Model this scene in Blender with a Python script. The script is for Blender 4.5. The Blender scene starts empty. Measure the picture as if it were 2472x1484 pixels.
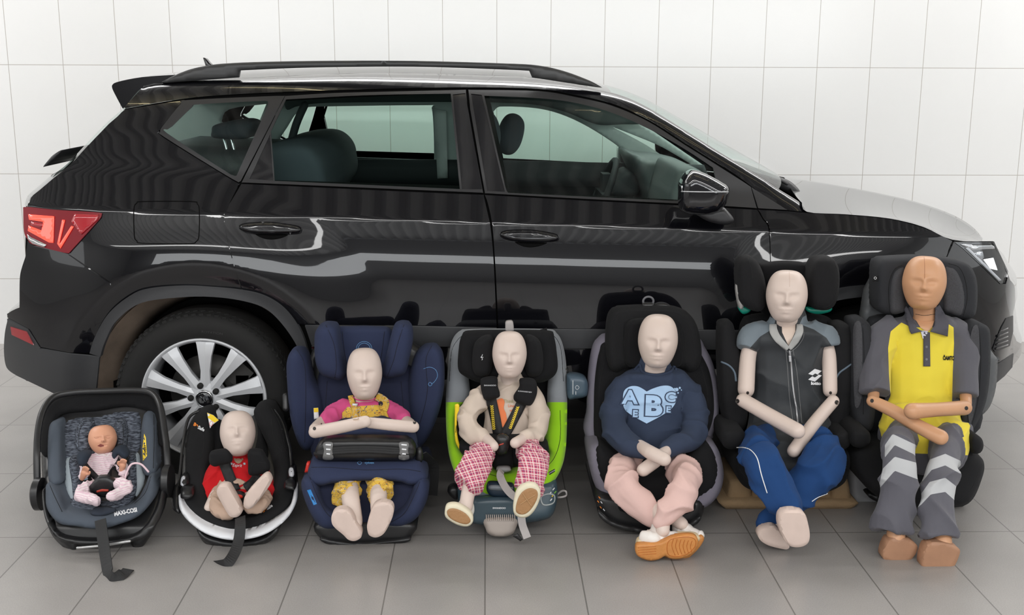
import bpy, bmesh, math, random
import numpy as np
from mathutils import Vector, Matrix, noise
from mathutils.geometry import delaunay_2d_cdt
from mathutils.bvhtree import BVHTree
random.seed(4)
SC = bpy.context.scene
COL = SC.collection
PI = math.pi
# ------------------------------------------------------------------ camera
HC = 1.59
PITCH, YAW, ROLL, FPX = .214, .0234, -.0036, 2668.5
def cam_axes():
    cp, sp = math.cos(PITCH), math.sin(PITCH); cy, sy = math.cos(YAW), math.sin(YAW)
    f = np.array([sy*cp, cy*cp, -sp]); rt = np.array([cy, -sy, 0.0]); dn = np.cross(f, rt)
    cr_, sr_ = math.cos(ROLL), math.sin(ROLL)
    return np.array([rt*cr_+dn*sr_, -rt*sr_+dn*cr_, f])
CAX = cam_axes()
cam = bpy.data.cameras.new('camera'); camo = bpy.data.objects.new('camera', cam); COL.objects.link(camo)
camo.matrix_world = Matrix(((CAX[0][0], -CAX[1][0], -CAX[2][0], 0), (CAX[0][1], -CAX[1][1], -CAX[2][1], 0), (CAX[0][2], -CAX[1][2], -CAX[2][2], HC), (0, 0, 0, 1)))
cam.sensor_width = 36; cam.lens = FPX/2472*36; cam.clip_start = .05; cam.clip_end = 60
SC.camera = camo
# ------------------------------------------------------------------ world, lights, exposure
wd = bpy.data.worlds.new('world'); SC.world = wd; wd.use_nodes = True
wd.node_tree.nodes['Background'].inputs[0].default_value = (.9, .95, 1, 1)
wd.node_tree.nodes['Background'].inputs[1].default_value = .3
SC.view_settings.view_transform = 'Standard'; SC.view_settings.look = 'None'
SC.view_settings.exposure = 0.66; SC.view_settings.gamma = 1.0; SC.view_settings.use_curve_mapping = False
def area(name, loc, rot, sx, sy, power, col=(1, 1, 1)):
    l = bpy.data.lights.new(name, 'AREA'); l.shape = 'RECTANGLE'; l.size = sx; l.size_y = sy; l.energy = power; l.color = col
    o = bpy.data.objects.new(name, l); o.location = loc; o.rotation_euler = rot; COL.objects.link(o); return o
ROOM = dict(x0=-6.5, x1=6.8, y0=-6.5, y1=6.333, z=3.7)
for xx in (-5.1, 5.3): area('unseen_ceiling_light', (xx, 4.3, 3.55), (0, 0, 0), 2.2, .5, 38, (1, .99, .98))  # added pair, brightens floor and wall past the car's ends
for yy, pw in ((6.0, 120), (-.5, 190), (-3.2, 120)):  # row next to the back wall is set there to brighten it
    area('unseen_ceiling_light', (0, yy, 3.55), (0, 0, 0), 11.5, .4, pw, (1, .995, .985))
area('gate_daylight', (.6, -6.3, 2.2), (PI/2, 0, 0), 11, 1.2, 150, (.95, .98, 1))
area('side_fill_light', (-6.3, 1.0, 2.2), (PI/2, 0, -PI/2), 5, 1.6, 25, (.95, .98, 1))  # added fill from the windowless side walls, lifts the floor
area('side_fill_light', (6.6, 1.0, 2.2), (PI/2, 0, PI/2), 5, 1.6, 25, (.95, .98, 1))
# ------------------------------------------------------------------ pixel <-> place helpers (positions were surveyed in the photo)
O3 = np.array([0, 0, HC])
def rays(p):
    p = np.atleast_2d(np.asarray(p, float))
    c = np.stack([(p[:, 0]-1236)/FPX, (p[:, 1]-742)/FPX, np.ones(len(p))], 1)
    return c @ CAX
def Wn(p, Y):
    d = rays(p); Y = np.broadcast_to(np.asarray(Y, float), (len(d),))
    return O3 + d*(Y/d[:, 1])[:, None]
def W(x, y, Y): return Vector(Wn([(x, y)], Y)[0])
def FL(x, y, z=0.0):
    d = rays([(x, y)])[0]; return Vector(O3 + d*((z-HC)/d[2]))
def mpp(Y): return Y/CAX[2][1]/FPX*.99
# ------------------------------------------------------------------ materials
def mat(name, col, rough=.5, metal=0.0, coat=0.0, spec=.5, bump=0.0, bscale=200.0, var=0.0, vscale=8.0, emit=None, sheen=0.0):
    m = bpy.data.materials.new(name); m.use_nodes = True; nt = m.node_tree; b = nt.nodes['Principled BSDF']
    if isinstance(col, str):
        h = col.lstrip('#'); col = tuple(((int(h[i:i+2], 16)/255)/12.92 if int(h[i:i+2], 16)/255 <= .04045 else ((int(h[i:i+2], 16)/255+.055)/1.055)**2.4) for i in (0, 2, 4))
    b.inputs['Base Color'].default_value = (*col, 1); b.inputs['Roughness'].default_value = rough
    b.inputs['Metallic'].default_value = metal; b.inputs['Coat Weight'].default_value = coat; b.inputs['Coat Roughness'].default_value = .02
    b.inputs['Specular IOR Level'].default_value = spec; b.inputs['Sheen Weight'].default_value = sheen
    if bump or var: tc = nt.nodes.new('ShaderNodeTexCoord')
    if bump:
        n = nt.nodes.new('ShaderNodeTexNoise'); n.inputs['Scale'].default_value = bscale; n.inputs['Detail'].default_value = 2
        bp = nt.nodes.new('ShaderNodeBump'); bp.inputs['Strength'].default_value = bump; bp.inputs['Distance'].default_value = .002
        nt.links.new(tc.outputs['Object'], n.inputs['Vector']); nt.links.new(n.outputs['Fac'], bp.inputs['Height']); nt.links.new(bp.outputs['Normal'], b.inputs['Normal'])
    if var:
        n = nt.nodes.new('ShaderNodeTexNoise'); n.inputs['Scale'].default_value = vscale; n.inputs['Detail'].default_value = 4
        mx = nt.nodes.new('ShaderNodeMix'); mx.data_type = 'RGBA'
        mx.inputs[6].default_value = (*[c*(1-var) for c in col], 1); mx.inputs[7].default_value = (*[min(1, c*(1+var)) for c in col], 1)
        nt.links.new(tc.outputs['Object'], n.inputs['Vector']); nt.links.new(n.outputs['Fac'], mx.inputs[0]); nt.links.new(mx.outputs[2], b.inputs['Base Color'])
    if emit:
        b.inputs['Emission Color'].default_value = (*emit[:3], 1); b.inputs['Emission Strength'].default_value = emit[3]
    m['rgb'] = col
    return m
def glass_mat(name, tint, refl=1.0, rough=0.0):
    m = bpy.data.materials.new(name); m.use_nodes = True; nt = m.node_tree; nt.nodes.clear()
    o = nt.nodes.new('ShaderNodeOutputMaterial'); t = nt.nodes.new('ShaderNodeBsdfTransparent'); g = nt.nodes.new('ShaderNodeBsdfGlossy'); mx = nt.nodes.new('ShaderNodeMixShader'); f = nt.nodes.new('ShaderNodeFresnel')
    t.inputs[0].default_value = (*tint, 1); g.inputs['Roughness'].default_value = rough; f.inputs[0].default_value = 1.5
    ml = nt.nodes.new('ShaderNodeMath'); ml.operation = 'MULTIPLY'; ml.inputs[1].default_value = refl; ml.use_clamp = True
    gm_ = nt.nodes.new('ShaderNodeNewGeometry'); iv = nt.nodes.new('ShaderNodeMath'); iv.operation = 'SUBTRACT'; iv.inputs[0].default_value = 1; nt.links.new(gm_.outputs['Backfacing'], iv.inputs[1]); m3 = nt.nodes.new('ShaderNodeMath'); m3.operation = 'MULTIPLY'; nt.links.new(f.outputs[0], ml.inputs[0]); nt.links.new(ml.outputs[0], m3.inputs[0]); nt.links.new(iv.outputs[0], m3.inputs[1]); nt.links.new(m3.outputs[0], mx.inputs[0]); nt.links.new(t.outputs[0], mx.inputs[1]); nt.links.new(g.outputs[0], mx.inputs[2]); nt.links.new(mx.outputs[0], o.inputs[0])
    return m
# ------------------------------------------------------------------ objects
def org(o):
    v = Vector((0, 0, 0))
    while o: v += o.location; o = o.parent
    return v
def tag(o, label=None, cat=None, group=None, kind=None):
    if label: o['label'] = label
    if cat: o['category'] = cat
    if group: o['group'] = group
    if kind: o['kind'] = kind
    return o
def thing(name, label, cat, loc, group=None):
    o = bpy.data.objects.new(name, None); o.empty_display_size = .1; o.location = loc; COL.objects.link(o); return tag(o, label, cat, group)
def mesh(name, V, F, m, parent=None, smooth=True, recalc=True, label=None, auto=None):
    L = org(parent) if parent else Vector((0, 0, 0))
    V = np.asarray([tuple(v) for v in V], float) - np.array(L)
    me = bpy.data.meshes.new(name); me.from_pydata(V.tolist(), [], [tuple(int(i) for i in f) for f in F])
    if recalc:
        bm = bmesh.new(); bm.from_mesh(me); bmesh.ops.recalc_face_normals(bm, faces=bm.faces); bm.to_mesh(me); bm.free()
    if smooth: me.shade_smooth()
    if auto: me.set_sharp_from_angle(angle=auto)
    for mm in (m if isinstance(m, (list, tuple)) else [m]): me.materials.append(mm)
    o = bpy.data.objects.new(name, me); COL.objects.link(o)
    if parent: o.parent = parent
    if label: o['label'] = label
    return o
class MB:
    def __init__(s): s.V = []; s.F = []
    def add(s, V, F):
        n = len(s.V); s.V += [tuple(v) for v in V]; s.F += [tuple(i+n for i in f) for f in F]; return s
    def box(s, c, d, R=None):
        c = Vector(c); vs = []
        for x in (-1, 1):
            for y in (-1, 1):
                for z in (-1, 1):
                    v = Vector((x*d[0]/2, y*d[1]/2, z*d[2]/2)); v = (R @ v if R else v)+c; vs.append(v)
        return s.add(vs, [(0, 1, 3, 2), (4, 6, 7, 5), (0, 4, 5, 1), (2, 3, 7, 6), (0, 2, 6, 4), (1, 5, 7, 3)])
    def out(s, name, m, parent=None, **k): return mesh(name, s.V, s.F, m, parent, **k)
def cr(pts, n=7, closed=True):
    """smooth curve through 2D/3D points; a trailing 'c' marks a corner"""
    P = []; C = []
    for p in pts:
        c = p[-1] == 'c'; P.append(np.array(p[:-1] if c else p, float)); C.append(c)
    N = len(P); out = []
    rng = range(N) if closed else range(N-1)
    for i in rng:
        p1, p2 = P[i], P[(i+1) % N]
        p0 = P[i-1] if (closed or i > 0) and not C[i] else p1
        p3 = P[(i+2) % N] if (closed or i+2 < N) and not C[(i+1) % N] else p2
        for k in range(n):
            t = k/n
            out.append(.5*((2*p1)+(-p0+p2)*t+(2*p0-5*p1+4*p2-p3)*t*t+(-p0+3*p1-3*p2+p3)*t**3))
    if not closed: out.append(P[-1])
    return np.array(out)
def resample(P, step, closed=True):
    P = np.asarray(P, float); Q = np.vstack([P, P[:1]]) if closed else P
    # keep corners: split long edges only, merge tiny ones
    out = [Q[0]]
    for a, b in zip(Q[:-1], Q[1:]):
        if np.hypot(*(b-out[-1])) < step*.45: continue
        d = np.hypot(*(b-a)); n = max(1, int(round(d/step)))
        for k in range(1, n+1): out.append(a+(b-a)*k/n)
    if closed and len(out) > 1 and np.hypot(*(out[-1]-out[0])) < step*.45: out.pop()
    return np.array(out)
def inside(pts, poly):
    x, y = pts[:, 0], pts[:, 1]; r = np.zeros(len(pts), bool); n = len(poly)
    for i in range(n):
        x1, y1 = poly[i]; x2, y2 = poly[(i+1) % n]
        if y1 == y2: continue
        c = ((y1 > y) != (y2 > y)) & (x < (x2-x1)*(y-y1)/(y2-y1)+x1); r ^= c
    return r
def bdist(pts, polys):
    D = np.full(len(pts), 1e9)
    for poly in polys:
        A = poly; B = np.roll(poly, -1, 0)
        for a, b in zip(A, B):
            ab = b-a; L = ab@ab
            t = np.clip(((pts-a)@ab)/(L+1e-12), 0, 1); q = a+t[:, None]*ab
            D = np.minimum(D, np.hypot(*(pts-q).T))
    return D
def fill(outline, step, holes=()):
    polys = [resample(outline, step)]+[resample(h, step) for h in holes]
    lo, hi = polys[0].min(0), polys[0].max(0)
    g = []
    yy = lo[1]+step*.5; k = 0
    while yy < hi[1]:
        xs = np.arange(lo[0]+(step*.5 if k % 2 else 0), hi[0], step); g.append(np.stack([xs, np.full(len(xs), yy)], 1)); yy += step*.87; k += 1
    g = np.vstack(g) if g else np.zeros((0, 2))
    ok = inside(g, polys[0])
    for h in polys[1:]: ok &= ~inside(g, h)
    g = g[ok]
    if len(g): g = g[bdist(g, polys) > step*.5]
    vs = []; es = []
    for p in polys:
        n0 = len(vs); vs += [Vector(v) for v in p]; es += [(n0+i, n0+(i+1) % len(p)) for i in range(len(p))]
    vs += [Vector(v) for v in g]
    r = delaunay_2d_cdt(vs, es, [], 0, 1e-6)
    V = np.array([tuple(v) for v in r[0]]); F = np.array([f for f in r[2] if len(f) == 3])
    c = V[F].mean(1); ok = inside(c, polys[0])
    for h in polys[1:]: ok &= ~inside(c, h)
    a = V[F]; ar = np.abs((a[:, 1, 0]-a[:, 0, 0])*(a[:, 2, 1]-a[:, 0, 1])-(a[:, 2, 0]-a[:, 0, 0])*(a[:, 1, 1]-a[:, 0, 1]))
    F = F[ok & (ar > 1e-6)]
    cnt = {}
    for f in F:
        for i in range(3):
            e = (int(f[i]), int(f[(i+1) % 3])); k2 = (min(e), max(e)); cnt.setdefault(k2, []).append(e)
    bd = [v[0] for v in cnt.values() if len(v) == 1]
    return V, F, bd, polys
def sheet_solid(front, back, F, bd):
    n = len(front); V = np.vstack([front, back]); FF = [tuple(f) for f in F]+[tuple(int(i)+n for i in f[::-1]) for f in F]
    FF += [(a, a+n, b+n, b) for a, b in bd]
    return V, FF
def slab(name, outline, Y, T, r, m, parent=None, step=7, holes=(), label=None, rb=None, dome=0.0, auto=None, smooth=True, fn=None):
    """rounded, cushion-like body with a given outline, front depth Y (number or function of x,y), thickness T, edge radius r"""
    V, F, bd, polys = fill(np.asarray(outline, float), step, holes)
    Yf = Y(V[:, 0], V[:, 1]) if callable(Y) else np.full(len(V), float(Y))
    d = bdist(V, polys)*Yf/CAX[2][1]/FPX
    rb = r if rb is None else rb
    def pr(d, r): return 0*d if r <= 0 else r-np.sqrt(np.maximum(r*r-(r-np.minimum(d, r))**2, 0))
    fr = Yf+pr(d, r)-dome*(1-np.exp(-d/.05)); bk = Yf+T-pr(d, rb)
    Tv = T if not callable(T) else T
    P1 = Wn(V, fr); P2 = P1+np.stack([0*bk, bk-fr, 0*bk], 1)
    Vv, FF = sheet_solid(P1, P2, F, bd)
    return mesh(name, Vv, FF, m, parent, label=label, auto=auto, smooth=smooth)
def plane(p1, p2, p3):
    """depth as a linear function of picture position through three (x,y,Y)"""
    A = np.array([[p[0], p[1], 1] for p in (p1, p2, p3)], float); c = np.linalg.solve(A, np.array([p[2] for p in (p1, p2, p3)], float))
    return lambda x, y: c[0]*x+c[1]*y+c[2]
def ramp(pts):
    ys = [p[0] for p in pts]; Y = [p[1] for p in pts]
    return lambda x, y: np.interp(y, ys, Y)
def sweep(pts, prof, up=(0, 0, 1), sc=None, closed=False, cap=True):
    P = [Vector(p) for p in pts]; n = len(P); k = len(prof); V = []; F = []; last = None
    for i, p in enumerate(P):
        a = P[(i-1) % n] if closed or i else P[0]; b = P[(i+1) % n] if closed or i < n-1 else P[-1]
        t = (b-a).normalized(); u = Vector(up(i)) if callable(up) else Vector(up)
        s = t.cross(u)
        if s.length < 1e-3: s = last or t.orthogonal()
        s.normalize(); last = s; nn = s.cross(t)
        f = sc[i] if sc is not None else 1
        fx, fy = f if isinstance(f, (tuple, list)) else (f, f)
        for q in prof: V.append(p+s*q[0]*fx+nn*q[1]*fy)
    for i in range(n if closed else n-1):
        j = (i+1) % n
        for q in range(k): F.append((i*k+q, i*k+(q+1) % k, j*k+(q+1) % k, j*k+q))
    if cap and not closed: F.append(tuple(range(k))); F.append(tuple((n-1)*k+q for q in range(k)))
    return V, F
def circ(n, a=1.0, b=None, p=2.0):
    b = a if b is None else b; o = []
    for i in range(n):
        t = 2*PI*i/n; c, s = math.cos(t), math.sin(t)
        o.append((a*math.copysign(abs(c)**(2/p), c), b*math.copysign(abs(s)**(2/p), s)))
    return o
def tube(pts, r, seg=12, up=(0, 0, 1), flat=1.0, rnd=True, n=5, smooth=True):
    """round-ended tapering limb: pts 3D, r radius list; flat = second radius factor"""
    P = [Vector(p) for p in pts]; r = [r]*len(P) if not isinstance(r, (list, tuple)) else list(r)
    if smooth and len(P) > 2:
        Q = cr([tuple(p)+(q,) for p, q in zip(P, r)], n, False); P = [Vector(q[:3]) for q in Q]; r = [q[3] for q in Q]
    if rnd:
        t0 = (P[0]-P[1]).normalized(); t1 = (P[-1]-P[-2]).normalized(); a = []; b = []
        for k in range(1, 5):
            an = PI/2*k/4.3; a.insert(0, (P[0]+t0*r[0]*math.sin(an), r[0]*math.cos(an))); b.append((P[-1]+t1*r[-1]*math.sin(an), r[-1]*math.cos(an)))
        P = [x[0] for x in a]+P+[x[0] for x in b]; r = [x[1] for x in a]+r+[x[1] for x in b]
    return sweep(P, circ(seg), up, [(q, q*flat) for q in r])
def tubeo(name, pts, r, m, parent=None, **k):
    lab = k.pop('label', None); V, F = tube(pts, r, **k); return mesh(name, V, F, m, parent, label=lab)
def ribbon(name, pts, w, t, m, parent=None, up=(0, -1, 0), label=None, sm=True, sc=None):
    P = cr([tuple(p) for p in pts], 6, False) if sm else pts
    a, b = w/2, t/2
    V, F = sweep(P, [(-a, -b), (a, -b), (a, b), (-a, b)], up, sc)
    return mesh(name, V, F, m, parent, smooth=False, label=label)
def lathe(prof, seg=48, axis='Y', c=(0, 0, 0), a0=0, a1=2*PI):
    V = []; F = []; k = len(prof); full = abs(a1-a0-2*PI) < 1e-6; n = seg if full else seg+1
    for i in range(n):
        t = a0+(a1-a0)*i/seg
        for r, h in prof:
            if axis == 'Y': V.append((c[0]+r*math.cos(t), c[1]+h, c[2]+r*math.sin(t)))
            else: V.append((c[0]+r*math.cos(t), c[1]+r*math.sin(t), c[2]+h))
    for i in range(seg):
        j = (i+1) % n
        for q in range(k-1): F.append((i*k+q, i*k+q+1, j*k+q+1, j*k+q))
    return V, F
def bvh_of(objs):
    V = []; F = []
    for o in objs:
        L = org(o); n = len(V); V += [v.co+L for v in o.data.vertices]; F += [tuple(i+n for i in p.vertices) for p in o.data.polygons]
    return BVHTree.FromPolygons(V, F)
def hit(bv, P2, off, Yd=None):
    D = rays(P2); out = []; o = Vector(O3)
    for d in D:
        v = Vector(d).normalized(); h = bv.ray_cast(o, v)
        out.append(None if h[0] is None else h[0]-v*off)
    good = [i for i, q in enumerate(out) if q is not None]
    if not good: return [Vector(x) for x in Wn(P2, Yd or 4)]
    P2 = np.asarray(P2, float); G = P2[good]
    for i, q in enumerate(out):
        if q is None:
            j = good[int(np.argmin(((G-P2[i])**2).sum(1)))]; out[i] = Vector(Wn([P2[i]], out[j].y)[0])
    return out
def decal(name, outline, tgt, m, parent, off=.0012, step=6, holes=(), label=None, thick=0.0):
    bv = tgt if isinstance(tgt, BVHTree) else bvh_of(tgt)
    V, F, bd, polys = fill(np.asarray(outline, float), step, holes)
    if thick:
        A = np.array([tuple(v) for v in hit(bv, V, off+thick)]); B = np.array([tuple(v) for v in hit(bv, V, -.001)])
        V3, F3 = sheet_solid(A, B, F, bd); return mesh(name, V3, F3, m, parent, label=label)
    return mesh(name, hit(bv, V, off), F, m, parent, label=label)
def seam(name, pts, tgt, r, m, parent, off=0.0, closed=False, n=6, label=None):
    bv = tgt if isinstance(tgt, BVHTree) else bvh_of(tgt)
    P = cr(pts, n, closed); H = hit(bv, P, off)
    V, F = sweep(H, circ(5, r), (0, -1, 0), None, closed); return mesh(name, V, F, m, parent, label=label)
def text_decal(name, s, cx, cy, h, tgt, m, parent, ang=0.0, xs=1.0, off=.0015, bold=0.0, shear=0.0, label=None, cut=.25, spacing=1.0):
    cu = bpy.data.curves.new('t', 'FONT'); cu.body = s; cu.align_x = 'CENTER'; cu.align_y = 'CENTER'; cu.size = 1; cu.offset = bold; cu.shear = shear; cu.space_character = spacing; cu.resolution_u = 4
    o = bpy.data.objects.new('t', cu); COL.objects.link(o); dg = bpy.context.evaluated_depsgraph_get(); me = bpy.data.meshes.new_from_object(o.evaluated_get(dg))
    bm = bmesh.new(); bm.from_mesh(me); bmesh.ops.triangulate(bm, faces=bm.faces)
    for _ in range(3):
        e = [x for x in bm.edges if x.calc_length() > cut]
        if not e: break
        bmesh.ops.subdivide_edges(bm, edges=e, cuts=1); bmesh.ops.triangulate(bm, faces=bm.faces)
    bm.verts.index_update()
    P = np.array([(v.co.x, v.co.y) for v in bm.verts]); F = [tuple(v.index for v in f.verts) for f in bm.faces]; bm.free()
    bpy.data.objects.remove(o); bpy.data.curves.remove(cu); bpy.data.meshes.remove(me)
    P -= (P.min(0)+P.max(0))/2; P *= h/(P[:, 1].max()-P[:, 1].min())
    P[:, 0] *= xs; c, sn = math.cos(ang), math.sin(ang)
    Q = np.stack([cx+P[:, 0]*c+P[:, 1]*sn, cy+P[:, 0]*sn-P[:, 1]*c], 1)
    bv = tgt if isinstance(tgt, BVHTree) else bvh_of(tgt)
    return mesh(name, hit(bv, Q, off), F, m, parent, label=label, smooth=False, recalc=False)
def fuse(parts, voxel=.005, smooth=4):
    """join overlapping solids into one continuous surface; returns vertices and faces"""
    mb = MB()
    for V, F in parts: mb.add(V, F)
    me = bpy.data.meshes.new('f'); me.from_pydata(mb.V, [], mb.F)
    bm = bmesh.new(); bm.from_mesh(me); bmesh.ops.recalc_face_normals(bm, faces=bm.faces); bm.to_mesh(me); bm.free()
    o = bpy.data.objects.new('f', me); COL.objects.link(o)
    r = o.modifiers.new('r', 'REMESH'); r.mode = 'VOXEL'; r.voxel_size = voxel; r.adaptivity = 0
    if smooth: s = o.modifiers.new('s', 'SMOOTH'); s.factor = .5; s.iterations = smooth
    dg = bpy.context.evaluated_depsgraph_get(); dg.update(); m2 = bpy.data.meshes.new_from_object(o.evaluated_get(dg))
    n = len(m2.vertices); co = np.empty(n*3); m2.vertices.foreach_get('co', co); nr = np.empty(n*3); m2.vertex_normals.foreach_get('vector', nr)
    F = [tuple(p.vertices) for p in m2.polygons]
    bpy.data.objects.remove(o); bpy.data.meshes.remove(me); bpy.data.meshes.remove(m2)
    return co.reshape(-1, 3), F, nr.reshape(-1, 3)
def px_of(V):
    c = (np.asarray(V)-O3) @ CAX.T
    return np.stack([1236+FPX*c[:, 0]/c[:, 2], 742+FPX*c[:, 1]/c[:, 2]], 1)
# ------------------------------------------------------------------ room
def grid_mat(name, col, grout, tw, th, ox, oy, axes, lw, rough, var, speck, bump=0.0, rv=0.0):
    m = bpy.data.materials.new(name); m.use_nodes = True; nt = m.node_tree; N = nt.nodes; Lk = nt.links; b = N['Principled BSDF']
    g = N.new('ShaderNodeNewGeometry'); sx = N.new('ShaderNodeSeparateXYZ'); Lk.new(g.outputs['Position'], sx.inputs[0])
    def M(op, a, c=None):
        n = N.new('ShaderNodeMath'); n.operation = op
        for i, v in enumerate((a, c)):
            if v is None: continue
            if isinstance(v, (int, float)): n.inputs[i].default_value = v
            else: Lk.new(v, n.inputs[i])
        return n.outputs[0]
    def line(ax, s, o, w):
        u = M('DIVIDE', M('SUBTRACT', sx.outputs[ax], o), s); f = M('FRACT', u)
        d = M('MINIMUM', f, M('SUBTRACT', 1.0, f)); return M('LESS_THAN', M('MULTIPLY', d, s), w/2), M('FLOOR', u)
    l1, c1 = line(axes[0], tw, ox, lw); l2, c2 = line(axes[1], th, oy, lw); ln = M('MAXIMUM', l1, l2)
    cmb = N.new('ShaderNodeCombineXYZ'); Lk.new(c1, cmb.inputs[0]); Lk.new(c2, cmb.inputs[1]); wn = N.new('ShaderNodeTexWhiteNoise'); wn.noise_dimensions = '3D'; Lk.new(cmb.outputs[0], wn.inputs['Vector'])
    ns = N.new('ShaderNodeTexNoise'); ns.inputs['Scale'].default_value = 260; ns.inputs['Detail'].default_value = 3; Lk.new(g.outputs['Position'], ns.inputs['Vector'])
    n2 = N.new('ShaderNodeTexNoise'); n2.inputs['Scale'].default_value = 3.5; n2.inputs['Detail'].default_value = 5; Lk.new(g.outputs['Position'], n2.inputs['Vector'])
    k = M('ADD', 1-var/2, M('MULTIPLY', wn.outputs['Value'], var)); k = M('MULTIPLY', k, M('ADD', 1-speck/2, M('MULTIPLY', ns.outputs['Fac'], speck))); k = M('MULTIPLY', k, M('ADD', 1-speck/3, M('MULTIPLY', n2.outputs['Fac'], speck*.66)))
    mc = N.new('ShaderNodeMix'); mc.data_type = 'RGBA'; mc.blend_type = 'MULTIPLY'; mc.inputs[0].default_value = 1; mc.inputs[6].default_value = (*col, 1)
    cc = N.new('ShaderNodeCombineXYZ'); [Lk.new(k, cc.inputs[i]) for i in range(3)]; Lk.new(cc.outputs[0], mc.inputs[7])
    mx = N.new('ShaderNodeMix'); mx.data_type = 'RGBA'; Lk.new(ln, mx.inputs[0]); Lk.new(mc.outputs[2], mx.inputs[6]); mx.inputs[7].default_value = (*grout, 1)
    Lk.new(mx.outputs[2], b.inputs['Base Color']); b.inputs['Roughness'].default_value = rough
    bp = N.new('ShaderNodeBump'); bp.inputs['Strength'].default_value = .4; bp.inputs['Distance'].default_value = .002; bp.invert = True; Lk.new(ln, bp.inputs['Height']); Lk.new(bp.outputs[0], b.inputs['Normal'])
    return m
floor_m = grid_mat('grey_floor_tile', (.285, .27, .258), (.135, .128, .12), .308, .616, -1.5466, 3.594, (0, 1), .0045, .30, .06, .5)
wall_m = grid_mat('white_wall_tile', (.86, .86, .855), (.50, .47, .44), .3007, .6033, -2.648, .387, (0, 2), .0035, .18, .012, .02)
r = ROOM
def quad(name, pts, m): 
    o = mesh(name, pts, [(0, 1, 2, 3)], m, recalc=False, smooth=False); o['kind'] = 'structure'; return o
plain_w = mat('painted_wall', (.42, .42, .41), .7); 
quad('floor', [(r['x0'], r['y0'], 0), (r['x1'], r['y0'], 0), (r['x1'], r['y1'], 0), (r['x0'], r['y1'], 0)], floor_m)
quad('wall_back', [(r['x0'], r['y1'], 0), (r['x1'], r['y1'], 0), (r['x1'], r['y1'], r['z']), (r['x0'], r['y1'], r['z'])], wall_m)
quad('wall_left', [(r['x0'], r['y0'], 0), (r['x0'], r['y1'], 0), (r['x0'], r['y1'], r['z']), (r['x0'], r['y0'], r['z'])], plain_w)
quad('wall_right', [(r['x1'], r['y1'], 0), (r['x1'], r['y0'], 0), (r['x1'], r['y0'], r['z']), (r['x1'], r['y1'], r['z'])], plain_w)
quad('wall_front', [(r['x1'], r['y0'], 0), (r['x0'], r['y0'], 0), (r['x0'], r['y0'], r['z']), (r['x1'], r['y0'], r['z'])], mat('gate_wall', (.25, .25, .25), .6))
# corrugated metal ceiling
ceil_m = mat('corrugated_ceiling', (.80, .80, .79), .45); ceil_d = mat('ceiling_groove_shade', (.48, .48, .48), .6)  # raised faces painted darker as groove shade, the relief alone shades too weakly
V = []; F = []; n = int((r['x1']-r['x0'])/.04)
for i in range(n+1):
    x = r['x0']+(r['x1']-r['x0'])*i/n; z = r['z']+(.05 if (i//2) % 2 else 0)
    V += [(x, r['y0'], z), (x, r['y1'], z)]
F = [(2*i, 2*i+2, 2*i+3, 2*i+1) for i in range(n)]
o = mesh('ceiling', V, F, [ceil_m, ceil_d], recalc=False, smooth=False)
for p in o.data.polygons: p.material_index = 1 if (p.index//2) % 2 else 0; o['kind'] = 'structure'

tm = mat('warm_tube', (.9, .8, .5), .5, emit=(1, .85, .5, 6))
for x0, yy in ((-2.6, 3.75), (.6, 3.75), (-1.6, 4.7), (1.3, 3.15)):
    V, F = sweep([(x0, yy, 3.62), (x0+1.5, yy, 3.62)], circ(8, .013)); o = mesh('ceiling_tube', V, F, tm); tag(o, 'thin warm fluorescent tube under the corrugated ceiling above the car', 'ceiling lamp', 'fluorescent tubes on the ceiling')
# ------------------------------------------------------------------ car
Y0, YC = 4.12, 5.04
WX, WZ = -1.096, .328
BASE = 2.638
kz = [.05, .10, .2, .3, .4, .5, .6, .7, .8, .88, .95, 1.0, 1.018, 1.03, 1.07, 1.12, 1.15, 1.17, 1.2, 1.3, 1.4, 1.46, 1.5, 1.54, 1.56, 1.6]
ko = [.17, .14, .085, .045, .02, .007, .0, .0, .003, .012, .026, .037, .041, .049, .074, .104, .122, .131, .142, .185, .240, .285, .33, .40, .46, .6]
_tz = np.linspace(0, 1.7, 1701); _to = np.interp(_tz, kz, ko)
def _sm(a, s):
    k = np.exp(-.5*(np.arange(-4*s, 4*s+1)/s)**2); k /= k.sum(); return np.convolve(np.pad(a, 4*s, 'edge'), k, 'valid')
_to = np.where(np.abs(_tz-1.02) < .012, _sm(_to, 3), _sm(_to, 14)*np.clip((np.abs(_tz-1.02)-.012)/.04, 0, 1)+_sm(_to, 3)*(1-np.clip((np.abs(_tz-1.02)-.012)/.04, 0, 1)))
kx = [-2.35, -2.15, -2.05, -1.97, -1.9, -1.8, -1.7, -1.5, -1.3, -1, 1.4, 1.55, 1.7, 1.85, 1.95, 2.05, 2.12, 2.2, 2.3]
ke = [.85, .5, .33, .22, .15, .09, .05, .015, .003, 0, 0, .01, .03, .075, .115, .17, .23, .33, .5]
_tx = np.linspace(-2.4, 2.4, 4801); _te = _sm(np.interp(_tx, kx, ke), 50)
def sst(a, b, t):
    t = np.clip((t-a)/(b-a), 0, 1); return t*t*(3-2*t)
def Fs(x, z):
    zz = z+.031*x
    o = np.interp(zz, _tz, _to)+np.interp(x, _tx, _te)
    o = o+.07*sst(1.12, 1.5, zz)*np.clip(-1.0-x, 0, 1)
    for cx in (WX, WX+BASE):
        rr = np.hypot(x-cx, (z-WZ)*1.02); o = o-.018*(1-sst(.55, .85, rr))+.026*(1-sst(.45, .56, rr))
    return o
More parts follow.
